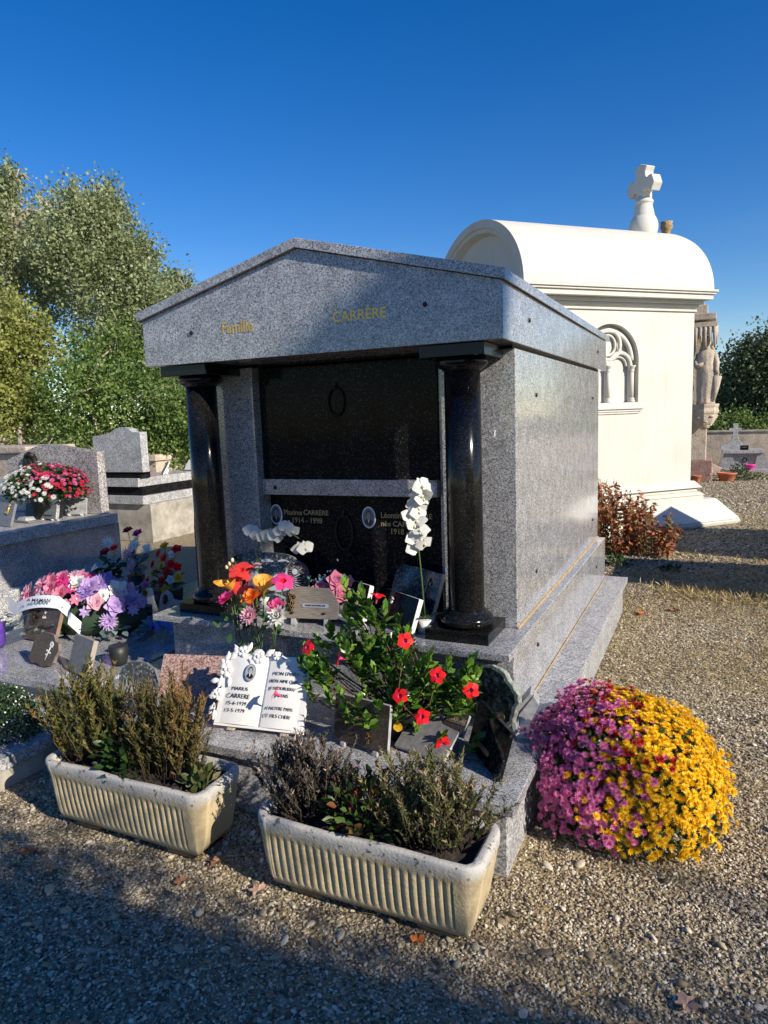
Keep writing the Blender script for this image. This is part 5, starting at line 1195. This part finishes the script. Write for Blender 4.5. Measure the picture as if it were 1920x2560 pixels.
b = MB(); b.box(-.46, .52, -.06, 1.15, .50, .58); b.build('top_slab', GRL, G5, .005)
b = MB(); b.box(-.5, .18, .4, .75, .58, .72); b.build('plinth', GRL, G5, .004)
b = MB(); b.prism([(-.38, .72), (.06, .72), (-.05, .80), (-.09, .92), (-.09, 1.06), (.0, 1.06), (.0, 1.15), (-.09, 1.15), (-.09, 1.27), (-.21, 1.27), (-.21, 1.15), (-.31, 1.15), (-.31, 1.06), (-.21, 1.06), (-.21, .92), (-.26, .80)], .5, .62); b.build('cross', GRL, G5, .006)
b = MB(); b.tube([(.08+.05*math.cos(t), .05, .32+.06*math.sin(t)) for t in np.linspace(0, 6.28, 14, endpoint=False)], .012, 6, close=True); b.build('ring_handle', BRZD, G5)
q = plaque('memorial_plaque', 'tiny black plaque on top of the distant grey grave', (2.66, 17.62, .582), 0, 8, .20, .12, .02, BK, BK); textmb([('REGRETS', 0, .07, .03, 1, 0)], Matrix.Translation((0, -.002, 0))).build('inscription', GOLDD, q)
def pot(name, label, loc, r_, h, mat, cat='flower pot', grp=None):
    q = thing(name, label, cat, loc, 0, 0, grp)
    b = MB(); b.lathe([(r_*.68, 0), (r_*.72, .01), (r_*.92, h*.80), (r_*1.02, h*.82), (r_*1.04, h*.98), (r_*.98, h), (r_*.92, h), (r_*.88, h*.8)], n=30); b.build('bowl' if r_ > .15 else 'pot', mat, q)
    b = MB(); b.lathe([(r_*.9, h*.82), (r_*.3, h*.86)], n=20); b.build('soil', SOIL, q); return q
pot('terracotta_bowl', 'wide shallow terracotta bowl on gravel near the distant grave', (2.22, 15.15, 0), .215, .20, TERR)
pot('terracotta_pot', 'small terracotta pot at the foot of the statue monument', (1.58, 14.72, 0), .10, .17, TERR)
pot('pink_trough', 'bright pink flower pot in front of the distant grave', (2.78, 17.15, .10), .14, .14, PINKP)
q = thing('memorial_plaque', 'rounded blue-grey book plaque on the ground by the statue monument', 'memorial plaque', (1.74, 14.9, .18), R(-30), R(40)); q['group'] = 'memorial plaques left on the graves'
b = MB(); slab(b, [(-.14, 0), (.14, 0), (.15, .12), (.10, .2), (.03, .22), (-.05, .25), (-.12, .2), (-.15, .1)], .03); b.build('stone', GRY, q, .004)
q = thing('sloping_slab', 'pale sloping broken slab beside the terracotta bowl', 'stone slab', (2.0, 15.9, 0), R(8))
b = MB(); b.prism([(-.30, .40), (-.18, .40), (.40, .10), (.42, 0), (-.30, 0)], 0, .5); b.build('slab', OLDS, q, .015)
leafy('shrub', 'small leafy plant growing behind the terracotta bowl', (2.5, 15.8, 0), .28, .38, 260, LF_MUM, .06, 'shrub'); 
leafy('shrub', 'low creeping plant right of the terracotta bowl', (2.75, 15.4, 0), .38, .18, 280, LF_MUM, .05, 'shrub')

# russet bush against the chapel
rb = thing('dried_bush', 'russet dried-out bush between the tomb and chapel', 'bush', (1.02, 5.9, 0))
RUS = foliage('russet_leaves', [(.10, .03, .015), (.30, .08, .03), (.46, .15, .06), (.30, .20, .06), (.07, .13, .03)], .7, .25)
b = MB(); P = []; D = []; RN = []
for i in range(110):
    x0, y0 = rng.uniform(-.55, .42), rng.uniform(-.3, .35); hh = (.95-.75*max(0, x0+.15))*rng.uniform(.5, 1.0)
    tx, ty = x0+.10*rng.normal(), y0+.1*rng.normal()
    b.tube([(x0, y0, 0), ((x0+tx)/2, (y0+ty)/2, hh*.55), (tx, ty, hh)], [.006, .004, .002], 4)
    gn = rng.random() < .12
    for k in range(34):
        t = .1+.9*k/34; P.append((x0+(tx-x0)*t, y0+(ty-y0)*t, hh*t)); D.append((rng.normal(), rng.normal(), -.35+.5*rng.normal())); RN.append(.95 if gn else rng.random()*.85)
P = np.array(P)+np.array([1.02, 5.9, 0]); n = len(P)
scatter('leaves', *LEAF, frames(np.array(D), rdir(n), rng.uniform(.03, .075, n)), P, np.array(RN), RUS, rb); b.build('stems', STEMD, rb)
leafy('weed', 'fresh green weed at the foot of the russet bush', (.93, 5.15, 0), .14, .10, 90, LF_MUM, .06, 'weed'); leafy('weed', 'small green weed alone in the shaded gravel', (1.5, 5.0, 0), .12, .05, 60, LF_MUM, .05, 'weed')

# fallen leaves
def leaf_obj(label, x, y, s, mat, a):
    b = MB(); n_ = 11; pts = []
    for i in range(22):
        t = 2*math.pi*i/22; r_ = s*(.55+.45*abs(math.cos(2.5*t))); pts.append((r_*math.cos(t), r_*math.sin(t), .012+.3*s*abs(math.sin(1.5*t))))
    vs = [(0, 0, .01)]+pts; b.add(vs, [(0, i+1, (i+1) % 22+1) for i in range(22)]); b.tube([(0, 0, .01), (-s*.8, -s*.5, .02), (-s*1.3, -s*.9, .012)], .001, 4)
    o = b.build('fallen_leaf', mat); o.location = (x, y, .004); o.rotation_euler = (0, 0, a); tag(o, label, 'leaf', 'fallen leaves on the gravel')
LFO = plain('orange_leaf', (.50, .14, .03), .7, var=.3, scale=60); LFB = plain('brown_leaf', (.25, .12, .07), .8, var=.3, scale=60); LFP = plain('buff_leaf', (.40, .26, .19), .8, var=.2, scale=60)
for args in (('orange dead leaf left of the left planter', -.697, -1.263, .030, LFO, .4), ('orange curled leaf under the right planter end', 1.014, -1.10, .028, LFO, 2), ('buff leaf near the bottom right of photo', 1.85, -1.03, .036, LFP, 1),
             ('brown leaf just right of left planter foot', .05, -1.17, .03, LFB, 3), ('brown leaf between the planters', .10, -1.02, .03, LFB, 1), ('brown leaf against the left end of right planter', .36, -1.10, .035, LFP, 5),
             ('brown crumpled leaf on sunny grass beyond the chrysanthemum', 1.62, 3.35, .06, LFB, 2), ('russet leaf beside the rear ledge of the tomb', 1.36, 3.15, .05, LFO, 1)): leaf_obj(*args)

n = 700; x = rng.uniform(-1.4, 3.2, n); y = rng.uniform(-1.9, 4.2, n); k = ~inside(x, y); x, y = x[k], y[k]; n = len(x)
tag(scatter('leaf_litter', *LEAFS, frames(np.stack([rng.normal(size=n), rng.normal(size=n), .15*rng.normal(size=n)], 1), np.tile([0, 0, 1.], (n, 1))+.5*rdir(n), rng.uniform(.008, .022, n)), np.stack([x, y, x*0+.013], 1), rng.random(n), foliage('litter', [(.10, .05, .025), (.28, .15, .07), (.45, .30, .16)], .8, .1)), kind='stuff')
n = 260; x = rng.uniform(-1.0, 3.2, n); y = rng.uniform(-1.9, 4.0, n); k = ~inside(x, y); x, y = x[k], y[k]; n = len(x)
b = MB()
for i in range(n):
    a = rng.uniform(0, 6.28); L_ = rng.uniform(.03, .14); p = Vector((x[i], y[i], .014)); e = p+Vector((math.cos(a), math.sin(a), .06*rng.random()))*L_
    b.tube([p, (p+e)/2+Vector((.1*L_*rng.normal(), .1*L_*rng.normal(), .006)), e], .0009, 3)
tag(b.build('straw_twigs', STEMD), kind='stuff')

# ------------------------------------------------------------------ trees
def tree(name, label, lobes, trunk, mat, leaf, per, cl, group, dens=1.0, cat='tree', bark=BARK, tr=.16, csz=.12):
    root = thing(name, label, cat, trunk[0], 0, 0, group)
    lob = np.array(lobes); wgt = lob[:, 3]**2; wgt = wgt/wgt.sum(); ncl = int(cl*dens)
    idx = rng.choice(len(lob), ncl, p=wgt); d = rdir(ncl)
    k = rng.uniform(.25, 1.06, ncl)**.6
    Cc = lob[idx, :3]+d*lob[idx, 3:4]*k[:, None]
    P = np.repeat(Cc, per, 0)+rng.normal(size=(ncl*per, 3))*csz*np.array([.85, .85, 1.3]); Dd = np.repeat(d, per, 0)
    P = P[P[:, 2] > .05]; n = len(P); Dd = Dd[:n]
    tint = np.repeat(rng.random(ncl), per)[:n]
    scatter('crown', *LEAFS, frames(Dd*.8+rdir(n)+np.array([0, 0, .15]), rdir(n)+Dd*.8, rng.uniform(.6, 1.2, n)*leaf), P, np.clip(.55*tint+.45*rng.random(n), 0, 1), mat, root)
    b = MB(); tp = [Vector(t) for t in trunk]; k_ = len(tp)
    b.tube(tp, [tr*(1-.6*i/max(1, k_-1)) for i in range(k_)], 10); b.build('trunk', bark, root, local=False)
    b = MB()
    for L_ in lobes:
        c = Vector(L_[:3]); st = min(tp, key=lambda t: (t-c).length+(3 if t.z > c.z else 0)); mid = (st+c)/2+Vector((.1*rng.normal(), .1*rng.normal(), .2))
        b.tube([st, mid, c], [tr*.5, tr*.36, tr*.2], 7)
        for _ in range(9):
            e = c+Vector(rdir(1)[0])*L_[3]*.95; b.tube([mid*.3+c*.7, (c+e)/2+Vector((0, 0, .1)), e], [tr*.2, tr*.13, .008], 5)
    b.build('branches', bark, root, local=False); return root
T_SIL = foliage('silvery_leaves', [(.10, .13, .05), (.24, .29, .125), (.41, .45, .25), (.60, .62, .43)], .5, .45)
T_IVY = foliage('ivy_leaves', [(.13, .16, .04), (.32, .35, .09), (.52, .52, .18)], .45, .45)
T_GRN = foliage('mid_green_leaves', [(.05, .10, .025), (.16, .25, .06), (.34, .44, .13)], .45, .45)
T_DK2 = foliage('gap_shade_leaves', [(.02, .035, .012), (.05, .075, .02), (.11, .14, .04)], .5, .3)  # greens darkened so gaps between the left trees read as shade
T_DK = foliage('dark_green_leaves', [(.06, .085, .04), (.16, .20, .09), (.32, .36, .20)], .5, .35)
LA = [(-11.45, 7.49, 6.3, 0.80), (-11.9, 6.9, 5.7, 1.1), (-11.28, 7.7, 5.6, 1.05), (-10.96, 8.09, 6.25, 0.55), (-11.74, 7.11, 6.6, 0.6), (-11.35, 7.61, 6.95, 0.34), (-11.46, 7.48, 4.56, 1.07), (-12.06, 6.67, 4.51, 1.14), (-13.0, 5.6, 6.0, 1.5)]
LB = [(-9.33, 7.64, 5.79, 0.55), (-9.07, 7.91, 5.63, 0.52), (-9.55, 7.41, 5.07, 0.82), (-8.95, 8.02, 5.01, 0.64), (-8.65, 8.31, 5.21, 0.29), (-9.3, 7.68, 4.37, 0.85), (-8.81, 8.17, 4.2, 0.72), (-9.54, 7.42, 6.11, 0.3), (-9.13, 7.85, 6.24, 0.26)]
LC = [(-9.64, 10.11, 4.73, 0.47), (-9.43, 10.29, 5.0, 0.26), (-9.92, 9.86, 3.89, 0.87), (-10.32, 9.48, 3.36, 0.86), (-9.46, 10.26, 3.67, 0.60), (-9.09, 10.58, 3.02, 0.89)]
LD = [(-8.83, 5.16, 3.38, 0.62), (-8.59, 5.46, 3.08, 0.36), (-8.72, 5.3, 2.3, 0.36), (-9.02, 4.91, 2.31, 0.6), (-8.63, 5.41, 1.98, 0.3), (-9.17, 4.7, 3.07, 0.68)]
LE1 = [(-8.6, 6.6, 2.9, .55), (-8.2, 6.9, 3.3, .4), (-7.93, 5.47, 2.27, 0.5), (-7.54, 5.9, 2.33, 0.55), (-8.06, 5.31, 1.58, 0.39), (-7.48, 5.97, 1.62, 0.48)]
LE2 = [(-7.6, 7.6, 3.0, .55), (-7.07, 6.37, 2.16, 0.6), (-6.68, 6.73, 1.9, 0.58), (-6.94, 6.49, 1.35, 0.45), (-6.46, 6.91, 1.4, 0.5), (-6.12, 7.18, 1.88, 0.67)]
gt = 'trees behind the left graves'
tree('tree', 'tallest silvery-leaved tree at the left edge of the photo', LA, [(-11.9, 7.1, 0), (-11.8, 7.0, 2), (-11.6, 7.2, 4.2), (-11.4, 7.5, 6)], T_SIL, .074, 58, 680, gt)
tree('tree', 'silvery-leaved tree standing right of the tallest, rounded crown with bare limbs', LB, [(-9.6, 7.6, 0), (-9.5, 7.6, 1.8), (-9.2, 7.7, 3.4), (-9.1, 7.9, 5)], T_SIL, .070, 58, 600, gt)
tree('tree', 'tree whose leafy arm reaches down to the tomb roof corner', LC, [(-10.0, 10.0, 0), (-9.9, 10.0, 1.6), (-9.7, 10.1, 3.2), (-9.5, 10.2, 4.3)], T_SIL, .085, 52, 480, gt)
tree('tree', 'yellowish ivy-clad tree with leaning bare trunk at far left', LD, [(-8.3, 5.0, 0), (-8.75, 5.1, 1.6), (-8.85, 5.1, 3.0)], T_IVY, .07, 34, 560, gt, tr=.09)
tree('shrub', 'bright green ivy-covered thicket behind the pointed headstone', LE1, [(-7.8, 5.7, 0), (-7.7, 5.8, 1.2), (-7.7, 5.7, 2.2)], T_GRN, .065, 46, 280, 'thickets behind the left graves', cat='shrub', tr=.06)
tree('shrub', 'sunlit green thicket between the curved headstone and the tomb column', LE2, [(-6.8, 6.9, 0), (-6.7, 6.8, 1.1), (-6.7, 6.7, 1.9)], T_GRN, .065, 46, 400, 'thickets behind the left graves', cat='shrub', tr=.06)
hedge_pts = []
LF1 = [(2.68, 22.92, 2.7, 0.83), (2.22, 22.93, 1.9, 0.54), (2.58, 22.92, 1.53, 0.69), (2.32, 22.93, 0.93, 0.46), (2.9, 22.9, 3.2, .45)]
LF2 = [(3.33, 22.89, 3.0, 0.75), (3.98, 22.85, 2.94, 1.33), (3.45, 22.89, 1.65, 0.9), (4.29, 22.82, 1.62, 1.03), (3.5, 22.9, 3.6, .35)]
gt2 = 'trees beyond the cemetery wall'
tree('tree', 'grey-green feathery tree immediately right of the statue', LF1, [(2.6, 23.0, 0), (2.6, 23.0, 1.4), (2.65, 23, 2.8)], T_DK, .11, 24, 400, gt2, tr=.1, csz=.22)
tree('tree', 'grey-green feathery tree at the right edge of the photo', LF2, [(3.8, 23.0, 0), (3.7, 23.0, 1.5), (3.8, 23, 3.0)], T_DK, .11, 24, 620, gt2, tr=.12, csz=.22)
tree('shrub', 'low hedge growing behind the distant wall', [(1.5+.7*i, 21.2, .9, .55) for i in range(8)], [(3, 21.3, 0), (3, 21.3, .8)], T_GRN, .09, 24, 480, gt2, cat='hedge', tr=.05)
tree('shrub', 'far thicket behind the left trees, leaves darkened for shaded gaps', [(-19+1.5*i, 13+.5*i, .7+.25*math.sin(i*2), 1.0) for i in range(12)], [(-10, 17.5, 0), (-10, 17.5, 1.4)], T_DK2, .15, 30, 900, 'thickets behind the left graves', cat='shrub', tr=.08, csz=.3)

# ------------------------------------------------------------------ unseen blockers added outside the frame to throw shade on gravel and gable
def block_tomb(label, x0, x1, y0, y1, h, mat=GRM):  # unseen tomb, put in only to band the path with shade
    q = thing('added_shade_tomb', label, 'tomb', ((x0+x1)/2, (y0+y1)/2, 0), 0, 0, 'unseen tombs added for shade')
    b = MB(); b.box(x0+.03, x1-.03, y0+.03, y1-.03, 0, h-.08); b.build('body', mat, q, .005, local=False)
    b = MB(); b.box(x0, x1, y0, y1, h-.08, h); b.build('cap', GRL, q, .005, local=False)
block_tomb('added low grey tomb, unseen on the right, shades the nearer gravel', 3.6, 6.1, 3.54, 4.74, 1.5)
block_tomb('added grey tomb farther right, unseen, shades the farther gravel', 3.9, 7.1, 5.34, 7.07, 1.75)

q = thing('added_vault_row', 'long plain vault building, unseen, added behind the viewer for its shadow', 'vault', (6.9, -2.93, 0), R(6))  # added out of view; its top edge shades the front gravel
b = MB(); b.box(-3.4, 8, -2.2, 0, 0, 2.85); b.build('wall', CONC, q, .01)
b = MB(); b.box(-3.5, 8.1, -2.3, .1, 2.85, 2.97); b.build('roof', CONC, q, .01)
tree('hedge', 'unseen ragged hedge top added over the plain vault building for a soft shadow edge', [(3.7+.42*i, -3.54+.044*i, 3.03+.13*math.sin(i*1.7)+.08*math.sin(i*.6), .40+.06*math.sin(i*2.9)) for i in range(24)], [(8, -6.2, 0), (8, -5.9, 1.6), (8, -5.7, 3.0)], T_GRN, .05, 40, 900, 'unseen hedges added for shade', cat='hedge', tr=.05)  # leafy top added to soften the shadow edge of the building

q = thing('gable_shade_block', 'added unseen blocker on a tall thin pole far to the right, shades the pediment', 'shadow blocker', (17.35, -5.16, 0))  # unseen head on a pole, added only to shade the pediment front
b = MB(); b.tube([(0, 0, 0), (0, 0, 11.0)], [.05, .03], 10); b.build('pole', DPOT, q)
b = MB(); b.frust((-.16, .16, -.16, .16), (-.24, .24, -.24, .24), 11.0, 11.6); b.frust((-.28, .28, -.28, .28), (-.05, .05, -.05, .05), 11.6, 11.85); b.build('shade_head', DPOT, q)
